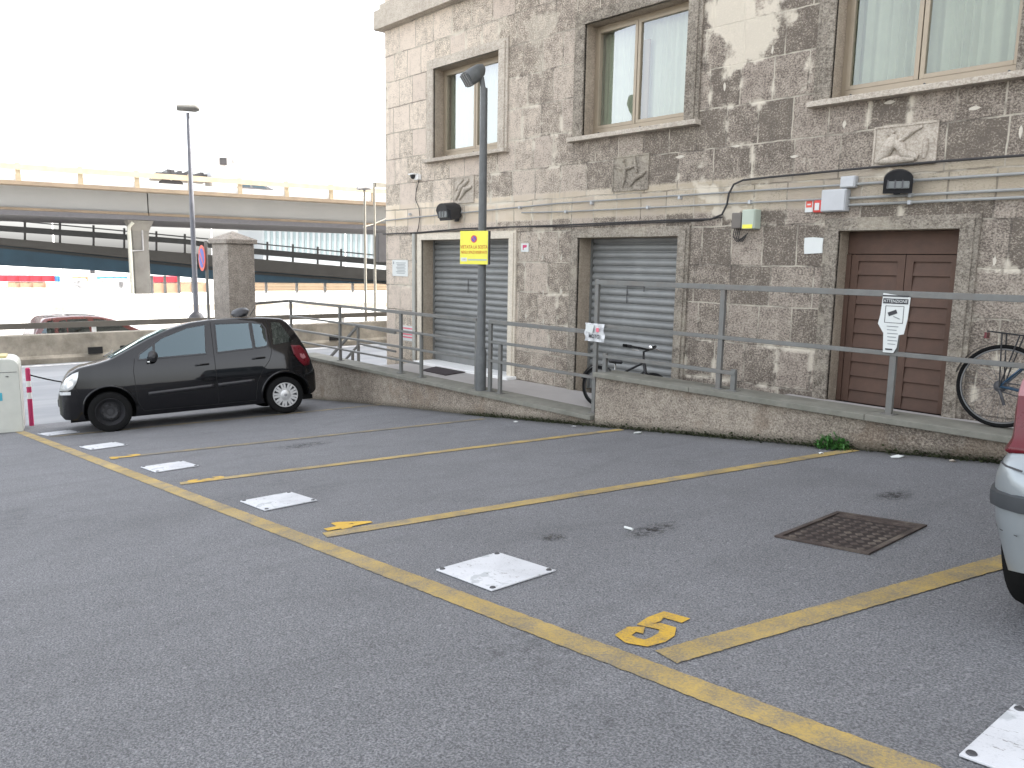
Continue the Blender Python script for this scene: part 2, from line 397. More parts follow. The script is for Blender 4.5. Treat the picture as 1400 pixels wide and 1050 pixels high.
def text(name, s, size, m, mw, parent=None, extr=.0006, sx=1., bold=0.):
    cu = bpy.data.curves.new(name, 'FONT'); cu.body = s; cu.size = size; cu.extrude = extr; cu.align_x = 'CENTER'; cu.align_y = 'CENTER'; cu.offset = bold; cu.resolution_u = 3
    to = bpy.data.objects.new(name, cu); C.objects.link(to)
    dg = bpy.context.evaluated_depsgraph_get(); me = bpy.data.meshes.new_from_object(to.evaluated_get(dg)); me.name = name
    bpy.data.objects.remove(to); bpy.data.curves.remove(cu)
    me.transform(Matrix.Diagonal((sx, 1, 1, 1))); me.transform(mw); me.materials.clear(); me.materials.append(MT[m])
    o = bpy.data.objects.new(name, me); C.objects.link(o)
    if parent: keep(o, parent)
    return o
def facing(loc, rz=0, tilt=PI/2):     # text matrix: reads from -Y side when rz=0
    return Matrix.Translation(loc) @ Matrix.Rotation(rz, 4, 'Z') @ Matrix.Rotation(tilt, 4, 'X')

# ------------------------------------------------------------------ ground
def grid(x0, x1, nx, y0, y1, ny, fz):
    m = MB()
    for j in range(ny+1):
        for i in range(nx+1):
            x = x0+(x1-x0)*i/nx; y = y0+(y1-y0)*j/ny; m.v.append(Vector((x, y, fz(x, y))))
    for j in range(ny):
        for i in range(nx): a = j*(nx+1)+i; m.f.append([a, a+1, a+nx+2, a+nx+1])
    return m
lot = struct(grid(-14.7, 14.3, 58, -14, 7.05, 42, lambda x, y: gz(x, y)).build('parking_lot', 'asphalt', smooth=True))
fg = MB(); fg.add([(-3000,-3000,-3.20),(3000,-3000,-3.20),(3000,3000,-3.20),(-3000,3000,-3.20)], [(0,1,2,3)])
struct(fg.build('ground', 'far_ground'))
m, t, b = nt('road_asphalt'); g = N(t); c = g.coord()
col = g.mix(g.ramp(g.noise(g.coord(scale=(1.6, .35, 1)), .9, 5, .6), [(.4, 0.), (.62, 1.)]), (.145, .155, .17), (.215, .225, .235))
col = g.mix(g.ramp(g.noise(c, 40, 3, .7), [(.3, 0.), (.7, .5)]), col, (.2, .205, .21))
g.l(col, b.inputs['Base Color']); b.inputs['Roughness'].default_value = .7; MT['road_asphalt'] = m
rd = MB(); rd.box(-23.0, -14.5, -60, 90, -3.4, ROAD)
struct(rd.build('road', 'road_asphalt'))
rl = MB(); rl.box(-22.75, -22.58, -60, 90, ROAD, ROAD+.004); struct(rl.build('road_marking', 'road_white'))
# far carriageway beyond the barrier
rd2 = MB(); rd2.box(-34.6, -23.6, -80, 140, -3.4, -3.19); struct(rd2.build('far_road', 'far_ground'))
wk = MB(); wk.box(-11.95, -5.3, 7.32, 8.24, -2.9, -1.815); wk.add([(-5.3,7.32,-1.815),(-5.3,8.24,-1.815),(-4.6,8.24,-1.41),(-4.6,7.32,-1.41)], [(0,1,2,3)])
wk.box(-4.6, 6, 7.32, 8.24, -2.4, -1.41)
struct(wk.build('walkway', 'floor_tile'))
wk = MB(); wk.box(-12.35, -11.96, 7.32, 9, -2.9, -2.02); wk.box(-12.75, -12.36, 7.32, 9, -2.9, -2.22); wk.box(-13.1, -12.76, 7.32, 9, -2.9, -2.42)
struct(wk.build('walkway_steps', 'concrete'))

# painted markings: parts of the lot
def strip(a, b, w, name, m='yellow_paint', n=24, jit=.006, dz=.004, skew=0):
    a, b = Vector(a), Vector(b); d = (b-a).normalized(); s = Vector((-d.y, d.x)); mb = MB()
    for i in range(n+1):
        p = a+(b-a)*i/n; j1 = random.uniform(-jit, jit); j2 = random.uniform(-jit, jit)
        q1 = p+s*(w/2+j1); q2 = p-s*(w/2+j2)
        if skew and i == 0: q1 += d*skew
        mb.v += [Vector((q1.x, q1.y, gz(q1.x, q1.y)+dz)), Vector((q2.x, q2.y, gz(q2.x, q2.y)+dz))]
    for i in range(n): mb.f.append([2*i, 2*i+1, 2*i+3, 2*i+2])
    o = mb.build(name, m, lot); o['label'] = None; del o['label']; return o
strip((-13.95, 2.16), (9, 2.2), .128, 'edge_line', n=1000, jit=.0035)
sd = Vector((math.cos(R_(75.5)), math.sin(R_(75.5))))
for x0, L in ((-12.55, 5.0), (-9.42, 4.6), (-7.12, 4.75), (-4.42, 4.8), (-1.72, 4.6), (.95, 4.5)):
    p = Vector((x0, 2.31)); strip(p, p+sd*L, .135, 'stall_line', 'faded_paint' if x0 < -9 else 'yellow_paint', n=260, dz=.005, jit=.003)
for ch, x, y in (('4', -4.55, 2.52), ('3', -7.1, 2.52), ('2', -9.4, 2.45)):
    mw = Matrix.Translation((x, y, gz(x, y)+.006)) @ Matrix.Rotation(-math.atan(.099)*-1, 4, 'Y').inverted() @ Matrix.Rotation(R_(-8), 4, 'Z')
    text('bay_number', ch, .40, 'digit_paint', mw, lot, extr=0.0005, bold=.02, sx=.95)

def stroke_paint(pts, w):
    P = [Vector(p) for p in pts]; mb = MB(); n = len(P)
    for i, p in enumerate(P):
        d = (P[min(i+1, n-1)]-P[max(i-1, 0)]).normalized(); q = Vector((-d.y, d.x))*w/2
        for sg in (1, -1): r = p+q*sg*random.uniform(.9, 1.1); mb.v.append(Vector((r.x, r.y, gz(r.x, r.y)+.0055)))
    for i in range(n-1): mb.f.append([2*i, 2*i+1, 2*i+3, 2*i+2])
    return mb.build('bay_number', 'digit_paint', lot)
FIVE = [(x-.03, y+.015) for x, y in [(-1.849, 2.637), (-1.963, 2.633), (-1.957, 2.561), (-1.951, 2.491), (-1.904, 2.513), (-1.852, 2.518), (-1.82, 2.466), (-1.812, 2.405), (-1.825, 2.345), (-1.885, 2.328), (-1.944, 2.343), (-1.956, 2.413), (-1.914, 2.441)]]
stroke_paint(FIVE, .07)

# white steel plates screwed to the asphalt
def plate(x, y, rz, label):
    o = thing('floor_plate', label, 'plate', (x, y, gz(x, y)+.004), rz, 'white plates at the head of the parking bays')
    s = .099; mb = MB(); w, h, t = .24, .21, .008; vs = []
    for z in (0, t):
        for i, j in ((-w,-h),(w,-h),(w,h),(-w,h)):
            X = i*math.cos(rz)-j*math.sin(rz); vs.append((i, j, z+X*s))
    mb.add(vs, [(0,3,2,1),(4,5,6,7),(0,1,5,4),(1,2,6,5),(2,3,7,6),(3,0,4,7)])
    mb.build('plate', 'white_plate', o, bevel=.002)
    for i, j in ((-w,-h),(w,-h),(w,h),(-w,h)):
        i *= .9; j *= .88; X = i*math.cos(rz)-j*math.sin(rz)
        MB().lathe([(.016, t), (.013, t+.005), (.004, t+.006)], (i, j, X*s), n=12).build('bolt', 'dark_steel', o)
for i, (x, y, rz, lb) in enumerate(((-.46, 2.54, -.03, 'white screwed floor plate cut off by the bottom right corner of the photo'),
        (-3.02, 2.555, -.03, 'large white floor plate with four dark bolts, left of the painted number 5'),
        (-5.64, 2.56, -.02, 'white floor plate beside the painted number 4, nearest the lane line bend'),
        (-8.17, 2.555, 0, 'white floor plate between the painted numbers 2 and 3'),
        (-10.62, 2.54, .05, 'white floor plate just in front of the black car front wheel'),
        (-12.9, 2.5, .1, 'smallest and farthest white floor plate, beside the black car front bumper'))):
    plate(x, y, rz, lb)

# manhole
def manhole():
    cx, cy = -2.0, 4.38
    o = thing('manhole_cover', 'rusty rectangular manhole cover with diamond grid, set in the asphalt', 'manhole', (cx, cy, gz(cx, cy)))
    w, h = .27, .37; T = lambda x, y, z: Vector((x, y, z+x*.099))
    def bx(mb, x0, x1, y0, y1, z0, z1):
        mb.add([T(x0,y0,z0),T(x1,y0,z0),T(x1,y1,z0),T(x0,y1,z0),T(x0,y0,z1),T(x1,y0,z1),T(x1,y1,z1),T(x0,y1,z1)], [(0,3,2,1),(4,5,6,7),(0,1,5,4),(1,2,6,5),(2,3,7,6),(3,0,4,7)])
    f = MB(); k = .03
    bx(f, -w, w, -h, -h+k, .002, .012); bx(f, -w, w, h-k, h, .002, .012); bx(f, -w, -w+k, -h+k, h-k, .002, .012); bx(f, w-k, w, -h+k, h-k, .002, .012)
    f.build('frame', 'rust', o)
    p = MB(); bx(p, -w+k, w-k, -h+k, h-k, .001, .004); p.build('base', mat('rust_dark', (.028, .02, .018), .8, .2), o)
    s = MB(); bx(s, -w+.035, w-.035, h-.10, h-.07, .004, .009); bx(s, -w+.035, w-.035, h-.06, h-.035, .004, .009); s.build('rim_bar', 'rust', o)
    q = MB(); X0, X1, Y0, Y1 = -w+.04, w-.04, -h+.04, h-.12; st = .068
    nx = int((X1-X0)/st); ny = int((Y1-Y0)/st)
    for i in range(nx+1):
        for j in range(ny+1):
            x = X0+(X1-X0)*(i+.5)/(nx+1); y = Y0+(Y1-Y0)*(j+.5)/(ny+1); a = .026
            pts = [(x-a,y),(x,y-a),(x+a,y),(x,y+a)]
            q.add([T(u, v, .004) for u, v in pts]+[T(x+(u-x)*.8, y+(v-y)*.8, .009) for u, v in pts], [(4,5,6,7),(0,1,5,4),(1,2,6,5),(2,3,7,6),(3,0,4,7)])
    q.build('diamond_tread', 'rust', o)
manhole()

# ------------------------------------------------------------------ main building
YW = 8.25
bld = thing('stone_building', 'old grey brown rusticated stone building with shuttered doors and bronze framed windows', 'building', (-13.1, YW, ROAD))
def bpart(mb, name, m, parent=None, **k):
    o = mb.build(name, m, **k)
    return keep(o, bld) if parent is None else sub(o, parent)
def sub(o, p):
    o.parent = p; o.matrix_parent_inverse = Matrix.Translation(bld.location).inverted() if False else Matrix.Identity(4)
    return o
# openings  (x0,x1,z0,z1)
OP = {'s1': (-11.87, -9.48, -2.3, .385), 's2': (-7.99, -6.24, -2.3, .375), 'd': (-4.15, -2.96, -2.3, .40),
      'w1': (-11.52, -9.79, 1.78, 3.24), 'w2': (-7.97, -6.24, 1.78, 3.24), 'w3': (-4.36, -2.63, 1.78, 3.24), 'w4': (-.75, .98, 1.78, 3.24), 's4': (-.4, 1.1, -2.3, .4)}
def wallgrid(x0, x1, z0, z1, y0, y1, ops):
    xs = sorted({x0, x1} | {v for o in ops for v in o[:2]}); zs = sorted({z0, z1} | {max(z0, v) for o in ops for v in o[2:]}); mb = MB()
    ins = lambda x, z: any(o[0] < x < o[1] and o[2] < z < o[3] for o in ops)
    for i in range(len(xs)-1):
        for j in range(len(zs)-1):
            a, b, c_, d = xs[i], xs[i+1], zs[j], zs[j+1]
            if ins((a+b)/2, (c_+d)/2): continue
            mb.add([(a,y0,c_),(b,y0,c_),(b,y0,d),(a,y0,d)], [(0,1,2,3)])
    main = mb; mb = MB()
    for o in ops:   # reveals
        a, b, c_, d = o; c_ = max(c_, z0)
        mb.add([(a,y0,c_),(a,y1,c_),(a,y1,d),(a,y0,d)], [(0,1,2,3)]); mb.add([(b,y0,c_),(b,y1,c_),(b,y1,d),(b,y0,d)], [(0,1,2,3)])
        mb.add([(a,y0,d),(b,y0,d),(b,y1,d),(a,y1,d)], [(0,1,2,3)]); mb.add([(a,y0,c_),(b,y0,c_),(b,y1,c_),(a,y1,c_)], [(0,1,2,3)])
    rv = mb; mb = main
    mb.add([(x0,y0,z0),(x0,62,z0),(x0,62,z1),(x0,y0,z1)], [(0,1,2,3)]); mb.add([(x1,y0,z0),(x1,62,z0),(x1,62,z1),(x1,y0,z1)], [(0,1,2,3)])
    mb.add([(x0,62,z0),(x1,62,z0),(x1,62,z1),(x0,62,z1)], [(0,1,2,3)]); mb.add([(x0,y0,z1),(x1,y0,z1),(x1,62,z1),(x0,62,z1)], [(0,1,2,3)])
    return mb, rv
TOP = 30  # unseen height and depth stretched so the building's shadow covers road and barrier
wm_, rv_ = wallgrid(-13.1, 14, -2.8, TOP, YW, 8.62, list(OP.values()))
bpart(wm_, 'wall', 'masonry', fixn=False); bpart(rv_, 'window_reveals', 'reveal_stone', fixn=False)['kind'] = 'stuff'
# cornice between the storeys
mb = MB(); mb.box(-13.24, 14, 8.09, 8.25, 4.17, 4.5); mb.box(-13.24, -13.1, 8.25, 61, 4.17, 4.5); mb.box(-13.17, 14, 8.17, 8.25, 4.5, 4.62)
bpart(mb, 'cornice', 'pale_trim', bevel=.008)
# faint string course
mb = MB(); mb.box(-13.11, 14, 8.235, 8.25, .66, 1.04)
def surround(key, wd, mname, name, sill=None, out=.035, steps=True):
    x0, x1, z0, z1 = OP[key]; z0 = max(z0, -1.9) if key[0] != 'w' else z0-.02
    mb = MB(); Yf = YW-out
    for k, (w_, yf) in enumerate(((wd, Yf), (wd*.74, Yf-.02)) if steps else ((wd, Yf),)):
        mb.box(x0-w_, x0, yf, YW-.001*k, z0, z1); mb.box(x1, x1+w_, yf, YW-.001*k, z0, z1); mb.box(x0-w_, x1+w_, yf, YW-.001*k, z1, z1+w_*.8)
    return bpart(mb, name, mname, bevel=.006)
surround('s1', .15, 'palest_trim', 'shutter_surround'); surround('s2', .16, 'trim_stone', 'shutter_surround'); surround('d', .17, 'trim_stone', 'door_surround'); surround('s4', .16, 'trim_stone', 'shutter_surround')
for k in ('w1', 'w2', 'w3', 'w4'):
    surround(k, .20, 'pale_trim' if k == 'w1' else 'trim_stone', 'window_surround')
    x0, x1 = OP[k][:2]; mb = MB(); mb.box(x0-.23, x1+.23, 8.13, 8.6, 1.70, 1.76); bpart(mb, 'window_sill', 'pale_trim', bevel=.006)
# windows
def window(key, mull, curt, blind=False):
    x0, x1, z0, z1 = OP[key]; yf = 8.43; z0 = 1.765
    fr = MB(); f = .05
    fr.box(x0, x0+f, yf, yf+.07, z0, z1); fr.box(x1-f, x1, yf, yf+.07, z0, z1); fr.box(x0+f, x1-f, yf, yf+.07, z1-f, z1); fr.box(x0+f, x1-f, yf-.01, yf+.07, z0, z0+.11)
    w = bpart(fr, 'window', 'alu_bronze', bevel=.004)
    def s_(mb, n, m_, **k):
        o = mb.build(n, m_, **k); o.parent = w; return o
    xm = mull
    for (a, b) in ((x0+f, xm-.005), (xm+.005, x1-f)):
        q = MB(); e = .045; zb = z0+.11
        q.box(a, a+e, yf-.012, yf+.05, zb, z1-f); q.box(b-e, b, yf-.012, yf+.05, zb, z1-f); q.box(a+e, b-e, yf-.012, yf+.05, zb, zb+e); q.box(a+e, b-e, yf-.012, yf+.05, z1-f-e, z1-f)
        s_(q, 'sash', 'alu_bronze', bevel=.003)
        p = MB(); ya = yf+(.046 if (key == 'w2' and a < xm) else .015); yb = yf+(.001 if (key == 'w2' and a < xm) else .015)
        p.add([(a+e, ya, zb+e), (b-e, yb, zb+e), (b-e, yb, z1-f-e), (a+e, ya, z1-f-e)], [(0,1,2,3)]); s_(p, 'pane', 'window_glass')
    for px in (x0+.12, (x0+x1)/2, x1-.12):
        s_(MB().lathe([(.012, 0), (.012, -.012)], (px, yf-.011, z0+.055), 'y', 10), 'rivet', 'dark_steel')
    c_ = MB(); n = 90; yy = yf+.16
    for i in range(n+1):
        x = x0+(x1-x0)*i/n; a = .025*math.sin(i*1.15+2*math.sin(i*.21))*(1 if curt else .6)
        c_.v += [Vector((x, yy+a, z0)), Vector((x, yy+a*.7, z1))]
    for i in range(n): c_.f.append([2*i, 2*i+2, 2*i+3, 2*i+1])
    s_(c_, 'curtain', 'curtain', smooth=True)
    if blind:
        q = MB(); q.box(xm+.03, xm+.13, yf+.07, yf+.1, z0+.02, z1-.3); s_(q, 'blind_edge', 'tan_blind')
    return w
window('w1', -10.62, False); window('w2', -7.2, False, True); window('w3', -3.56, True); window('w4', .1, True)
mb = MB()
for k in ('w1', 'w2', 'w3', 'w4', 's1', 's2', 'd', 's4'):
    x0, x1, z0, z1 = OP[k]; mb.box(x0-.3, x1+.3, 8.625, 8.8, max(z0, -2.7)-.1, z1+.3)
bpart(mb, 'interior', 'dark_room')
# roller shutters
def shutter(key, z0, yf, pitch=.104):
    x0, x1, _, z1 = OP[key]; mb = MB(); prof = []
    z = z0+.13
    prof += [(yf, z0), (yf, z0+.12), (yf+.012, z0+.125)]
    while z < z1+.1:
        for t, d in ((0, .0), (.06, -.014), (.2, -.026), (.45, -.031), (.7, -.026), (.84, -.012), (.9, .004), (1., .004)): prof.append((yf+.012+d, z+t*pitch))
        z += pitch
    o = 0
    for (y, zz) in prof: mb.v += [Vector((x0, y, zz)), Vector((x1, y, zz))]
    for i in range(len(prof)-1): mb.f.append([2*i, 2*i+1, 2*i+3, 2*i+2])
    s = bpart(mb, 'roller_shutter', 'shutter', smooth=True, fixn=False)
    g_ = MB(); g_.box(x0+.002, x0+.03, yf-.04, yf+.03, z0, z1-.002); g_.box(x1-.03, x1-.002, yf-.04, yf+.03, z0, z1-.002); q = g_.build('guide_rail', 'grey_steel'); q.parent = s
    xc = (x0+x1)/2
    h = MB()
    for a, b in (((xc-.17, -.28), (xc-.17, -.52)), ((xc-.17, -.28), (xc+.13, -.28)), ((xc+.13, -.28), (xc+.13, -.35))):
        h.bar((a[0], yf-.028, a[1]), (b[0], yf-.028, b[1]), .008)
    q = h.build('scratch_frame', 'dark_steel'); q.parent = s
    k = MB().lathe([(.03, 0), (.03, -.03), (.012, -.035)], (xc+.3, yf-.018, -1.1), 'y', 12); q = k.build('lock', 'chrome'); q.parent = s
    return s
shutter('s1', -1.77, 8.5); shutter('s2', -1.80, 8.52); shutter('s4', -1.40, 8.5)
mb = MB(); mb.box(-11.9, -9.3, 8.05, 8.5, -1.86, -1.77); bpart(mb, 'threshold', 'white_paint', bevel=.01)
# brown double door
def door():
    x0, x1, _, z1 = OP['d']; yf = 8.44; zb = -1.43; zt = .165; xm = -3.53
    m0 = MB(); m0.box(x0+.002, x1-.002, yf-.0, yf+.05, zt, z1-.002); d = bpart(m0, 'door', 'door_brown', bevel=.003)
    for a, b in ((x0+.002, x0+.05), (x1-.05, x1-.002)): q = MB().box(a, b, yf-.012, yf+.05, zb, zt-.004).build('door_jamb', 'door_brown'); q.parent = d
    for a, b in ((x0+.055, xm-.004), (xm+.004, x1-.055)):
        lf = MB(); st = .075
        lf.box(a, a+st, yf, yf+.045, zb, zt-.008); lf.box(b-st, b, yf, yf+.045, zb, zt-.008)
        pitch = .1555; z = zt-.075; k = 0
        lf.box(a+st, b-st, yf, yf+.045, z, zt-.008)
        while z > zb:
            z2 = max(z-pitch+.012, zb)
            # slanted panel: deep shadow gap at its top
            lf.add([(a+st, yf+.028, z), (b-st, yf+.028, z), (b-st, yf+.004, z2), (a+st, yf+.004, z2)], [(0,1,2,3)])
            lf.add([(a+st, yf+.028, z2), (b-st, yf+.028, z2), (b-st, yf+.004, z2), (a+st, yf+.004, z2)], [(0,1,2,3)])
            lf.add([(a+st, yf+.028, z2), (b-st, yf+.028, z2), (b-st, yf+.03, z2-.012), (a+st, yf+.03, z2-.012)], [(0,1,2,3)])
            z -= pitch
        q = lf.build('door_leaf', 'door_brown'); q.parent = d
        kx = (a+b)/2; kn = MB().lathe([(.024, 0), (.024, -.008), (.016, -.02), (.004, -.022)], (kx, yf+.012, -.865), 'y', 16).build('door_knob', 'chrome', smooth=True); kn.parent = d
door()
# carved reliefs
def relief(x0, x1, z0, z1, strokes, fig='trim_stone', out=.02):
    mb = MB(); mb.box(x0, x1, YW-.012, YW, z0, z1)
    for a in ((x0-.02, x1+.02, z0-.02, z0), (x0-.02, x1+.02, z1, z1+.02), (x0-.02, x0, z0, z1), (x1, x1+.02, z0, z1)): mb.box(a[0], a[1], YW-.022, YW, a[2], a[3])
    p = bpart(mb, 'relief_panel', fig)
    f = MB()
    for pts, r in strokes:
        P = [(x0+(x1-x0)*u, YW-out, z0+(z1-z0)*v) for u, v in pts]; rr = r if isinstance(r, list) else [r]*len(P)
        f.tube(P, rr, 10)
    q = f.build('carved_figure', 'pale_trim' if fig != 'trim_stone' else 'trim_stone', smooth=True); q.parent = p; return p
relief(-3.85, -3.27, 1.05, 1.41, [([(.05,.08),(.2,.35),(.3,.6),(.33,.8)], [.03,.06,.065,.03]), ([(.3,.62),(.45,.45),(.5,.25),(.75,.12)], [.04,.05,.05,.03]), ([(.1,.1),(.4,.12),(.7,.1)], [.03,.05,.03]),
       ([(.42,.6),(.55,.75),(.68,.88),(.78,.93)], [.025,.026,.022,.012]), ([(.85,.6),(.86,.35),(.84,.1)], [.022,.026,.015]), ([(.30,.80),(.25,.86),(.2,.84)], [.03,.045,.02]), ([(.5,.3),(.66,.2),(.7,.15)], [.02,.03,.02])], fig='trim_stone2' if False else 'pale_trim')
relief(-7.38, -6.80, 1.0, 1.42, [([(.1,.7),(.3,.62),(.5,.66),(.7,.72)], [.012,.02,.022,.012]), ([(.3,.8),(.35,.6),(.33,.3),(.28,.05)], [.025,.035,.025,.015]), ([(.62,.98),(.66,.7),(.7,.5)], [.02,.022,.02]),
       ([(.5,.1),(.66,.3),(.85,.42),(.95,.5)], [.02,.03,.035,.015]), ([(.28,.86),(.3,.9),(.34,.9)], [.02,.035,.02])])
relief(-10.95, -10.43, 1.0, 1.39, [([(.1,.1),(.4,.6),(.8,.9)], [.02,.05,.02]), ([(.3,.1),(.6,.5),(.95,.6)], [.02,.05,.02]), ([(.1,.5),(.3,.75),(.5,.95)], [.02,.04,.02])], fig='pale_trim')
# lozenge mortar plugs and small scars on the stone
mb = MB()
for (x, z) in [(-9.16,.0),(-9.1,-.8),(-8.75,.1),(-8.72,-.42),(-8.7,-.86),(-8.35,.1),(-8.34,-.4),(-4.75,1.22),(-4.2,1.5),(-3.75,1.66),(-2.95,1.5),(-2.55,1.25),(-5.7,2.1),(-5.5,1.4),(-5.1,2.4),(-6.3,1.35),(-2.65,.1)]:
    a, b_ = random.uniform(.018, .03), random.uniform(.05, .08)
    if z > 1.1 and random.random() < .6: a, b_ = b_*1.1, a
    n = 9; poly = []
    for k in range(n):
        t_ = 2*PI*k/n; q = random.uniform(.75, 1.15)*(abs(math.cos(t_))**.0)
        rr = 1/(abs(math.cos(t_))+abs(math.sin(t_))); poly.append((x+a*rr*math.cos(t_)*q, z+b_*rr*math.sin(t_)*q))
    mb.prism(poly, YW-.005, YW-.001)
MT['plug'] = mat('plug', (.52, .475, .40), .9, var=.15, scale=20, bump=.2)
bpart(mb, 'mortar_patches', 'plug')['kind'] = 'stuff'

# ------------------------------------------------------------------ things on the facade
def wire(name, label, cat, pts, r, m, clips=None, n=8):
    o = thing(name, label, cat, pts[0]); keep(MB().tube(pts, r, n).build('tube', m, smooth=True), o)
    if clips:
        for c_ in clips:
            k = MB(); k.box(c_[0]-.015, c_[0]+.015, YW-.055, YW, c_[2]-.02, c_[2]+.02); keep(k.build('clip', 'grey_plastic'), o)
    return o
yc = YW-.04
def cl(x0, x1, z, st): return [(x0+st*(i+.5), 0, z) for i in range(int((x1-x0)/st))]
wire('conduit', 'thin grey conduit running along the upper edge of the pale band, full width', 'conduit', [(-13.08, yc, .76), (-12, yc, .79), (-9, yc, .86), (-8.4, yc, .875), (-4.1, yc, .875)], .011, 'pipe_grey', cl(-13, -4.2, .85, 1.5))
wire('conduit', 'grey conduit from the small square box to the right edge, above the black floodlight level', 'conduit', [(-4.02, yc, .875), (6, yc, .875)], .014, 'pipe_grey', cl(-4, 6, .875, 1.1))
wire('conduit', 'thin grey conduit under the pale band, from the lamp post to the grey junction box', 'conduit', [(-9.2, yc, .77), (-8.2, yc, .75), (-4.35, yc, .74)], .01, 'pipe_grey', cl(-9, -4.5, .75, 1.5))
wire('conduit', 'upper of the paired grey conduits right of the junction box', 'conduit', [(-4.08, yc, .735), (6, yc, .735)], .014, 'pipe_grey', cl(-4, 6, .735, 1.1))
wire('conduit', 'lower of the paired grey conduits right of the junction box', 'conduit', [(-4.08, yc, .665), (6, yc, .665)], .014, 'pipe_grey', cl(-4, 6, .665, 1.1))
cab = []
ctl = [(-13.1,.51),(-12.2,.515),(-11.9,.52),(-10.6,.56),(-8.2,.56),(-6.4,.575),(-5.75,.57),(-5.6,.62),(-5.54,.73),(-5.52,.86),(-5.46,.96),(-5.34,1.0),(-5.0,1.01),(-3.8,1.03),(-3.2,1.035),(-2.5,1.03),(0,1.04),(6,1.03)]
wire('cable', 'black cable running over the doors and looping up beside the meter boxes', 'cable', [(x, YW-.06, z) for x, z in ctl], .012, 'cable_black')
wire('cable', 'second thinner black cable drooping below the first above the left shutters', 'cable', [(x, YW-.05, z) for x, z in [(-12.2,.50),(-11.2,.525),(-10.4,.53),(-9.4,.56),(-8.2,.535),(-7,.55),(-5.9,.555),(-5.6,.59)]], .008, 'cable_black')
cw = thing('security_camera', 'small white dome camera with hanging wire at the left corner of the facade', 'camera', (-12.0, YW, 1.48))
mb = MB(); mb.box(-12.05, -11.93, YW-.08, YW, 1.44, 1.53); mb.box(-12.12, -11.95, YW-.16, YW-.02, 1.525, 1.545); keep(mb.build('bracket', 'white_paint', bevel=.006), cw)
keep(MB().lathe([(.005, -.075), (.035, -.06), (.05, -.03), (.052, 0)], (-12.05, YW-.1, 1.525), n=20).build('dome', 'black_plastic', smooth=True), cw)
keep(MB().tube([(-11.97, YW-.02, 1.44), (-12.05, YW-.03, 1.25), (-12.07, YW-.03, 1.1), (-11.96, YW-.03, .95), (-11.93, YW-.03, .8), (-11.98, YW-.03, .6), (-12.02, YW-.03, .52)], .007, 6).build('wire', 'cable_black'), cw)
def flood(x, z, s, label, yaw=0):
    o = thing('floodlight', label, 'floodlight', (x, YW, z), yaw)
    mb = MB(); n = 14; w = .145*s
    # half round hood: section in x-z, extruded toward -y and drooping
    secs = [(-.02, .75, 0), (-.10, 1., 0), (-.22*s, 1.0, -.03)]
    prof = []
    for k in range(n+1):
        t_ = PI*k/n; prof.append((w*math.cos(t_), .10*s*math.sin(t_)))
    prof += [(-w, -.14*s), (w, -.14*s)]
    m_ = len(prof)
    for (y, sc_, dz) in secs:
        for (px, pz) in prof: mb.v.append(Vector((px*sc_, y-(.08 if pz > 0 else 0)*(1 if y < -.15 else 0), pz*sc_+dz)))
    for i in range(2):
        for k in range(m_): mb.f.append([i*m_+k, i*m_+(k+1)%m_, (i+1)*m_+(k+1)%m_, (i+1)*m_+k])
    mb.f.append(list(range(m_))[::-1]); mb.f.append([2*m_+k for k in range(m_)])
    mb.build('housing', 'black_plastic', o, smooth=True)
    q = MB()
    y = -.225*s-.012
    q.box(-w*.78, w*.78, y-.045, y-.0, -.13*s, .02*s); q.build('lamp_glass', mat('flood_lens', (.12, .13, .13), .25, .1), o, bevel=.01)
    for i in range(3): MB().box(-w*.75+i*w*.5+.0, -w*.75+i*w*.5+.012, y-.052, y-.045, -.13*s, .02*s).build('grille_bar', 'dark_steel', o)
    MB().box(-.03, .03, -.05, 0, -.17*s, -.12*s).build('bracket', 'dark_steel', o)
    return o
flood(-3.6, .90, .9, 'black hooded floodlight on the wall above the brown door', R_(25))
flood(-10.85, .88, 1.15, 'black hooded floodlight on the wall above the left shutter beside the lamp post', R_(-4))
mb = MB(); mb.box(-11.16, -11.06, YW-.07, YW, .78, .9); tag(mb.build('junction_box', 'white_pipe', bevel=.008), 'tiny white junction box left of the floodlight over the left shutter', 'box')
def jbox(x0, x1, z0, z1, d, m_, name, label, cat, lid=True, extra=None):
    o = thing(name, label, cat, ((x0+x1)/2, YW, z0)); keep(MB().box(x0, x1, YW-d, YW, z0, z1).build('case', m_, bevel=.01), o)
    if lid: keep(MB().box(x0+.008, x1-.008, YW-d-.012, YW-d-.001, z0+.008, z1-.008).build('lid', m_, bevel=.005), o)
    return o
jbox(-4.34, -4.07, .60, .83, .11, 'grey_plastic', 'junction_box', 'large grey junction box above the left side of the brown door', 'box')
jbox(-4.16, -4.0, .84, .96, .08, 'grey_plastic', 'junction_box', 'small grey junction box just above the large grey one', 'box')
o = jbox(-4.45, -4.35, .60, .73, .06, 'red_plastic', 'alarm_button', 'red emergency push button box left of the grey junction box', 'alarm box', lid=False)
keep(MB().box(-4.43, -4.38, YW-.066, YW-.06, .625, .70).build('glass_plate', 'paper'), o)
o = thing('wall_sticker', 'small red and white sticker on the stone left of the red push button', 'sign', (-4.52, YW, .63)); keep(MB().box(-4.57, -4.48, YW-.012, YW-.002, .61, .74).build('backing', 'paper'), o)
keep(MB().box(-4.56, -4.49, YW-.014, YW-.0121, .66, .73).build('symbol_panel', 'sign_red'), o); keep(MB().box(-4.545, -4.505, YW-.016, YW-.0141, .685, .70).build('emblem', 'paper'), o)
mb = MB()
ring = [(-4.55,.335),(-4.45,.34),(-4.33,.33),(-4.335,.25),(-4.33,.17),(-4.44,.165),(-4.54,.16),(-4.55,.25)]
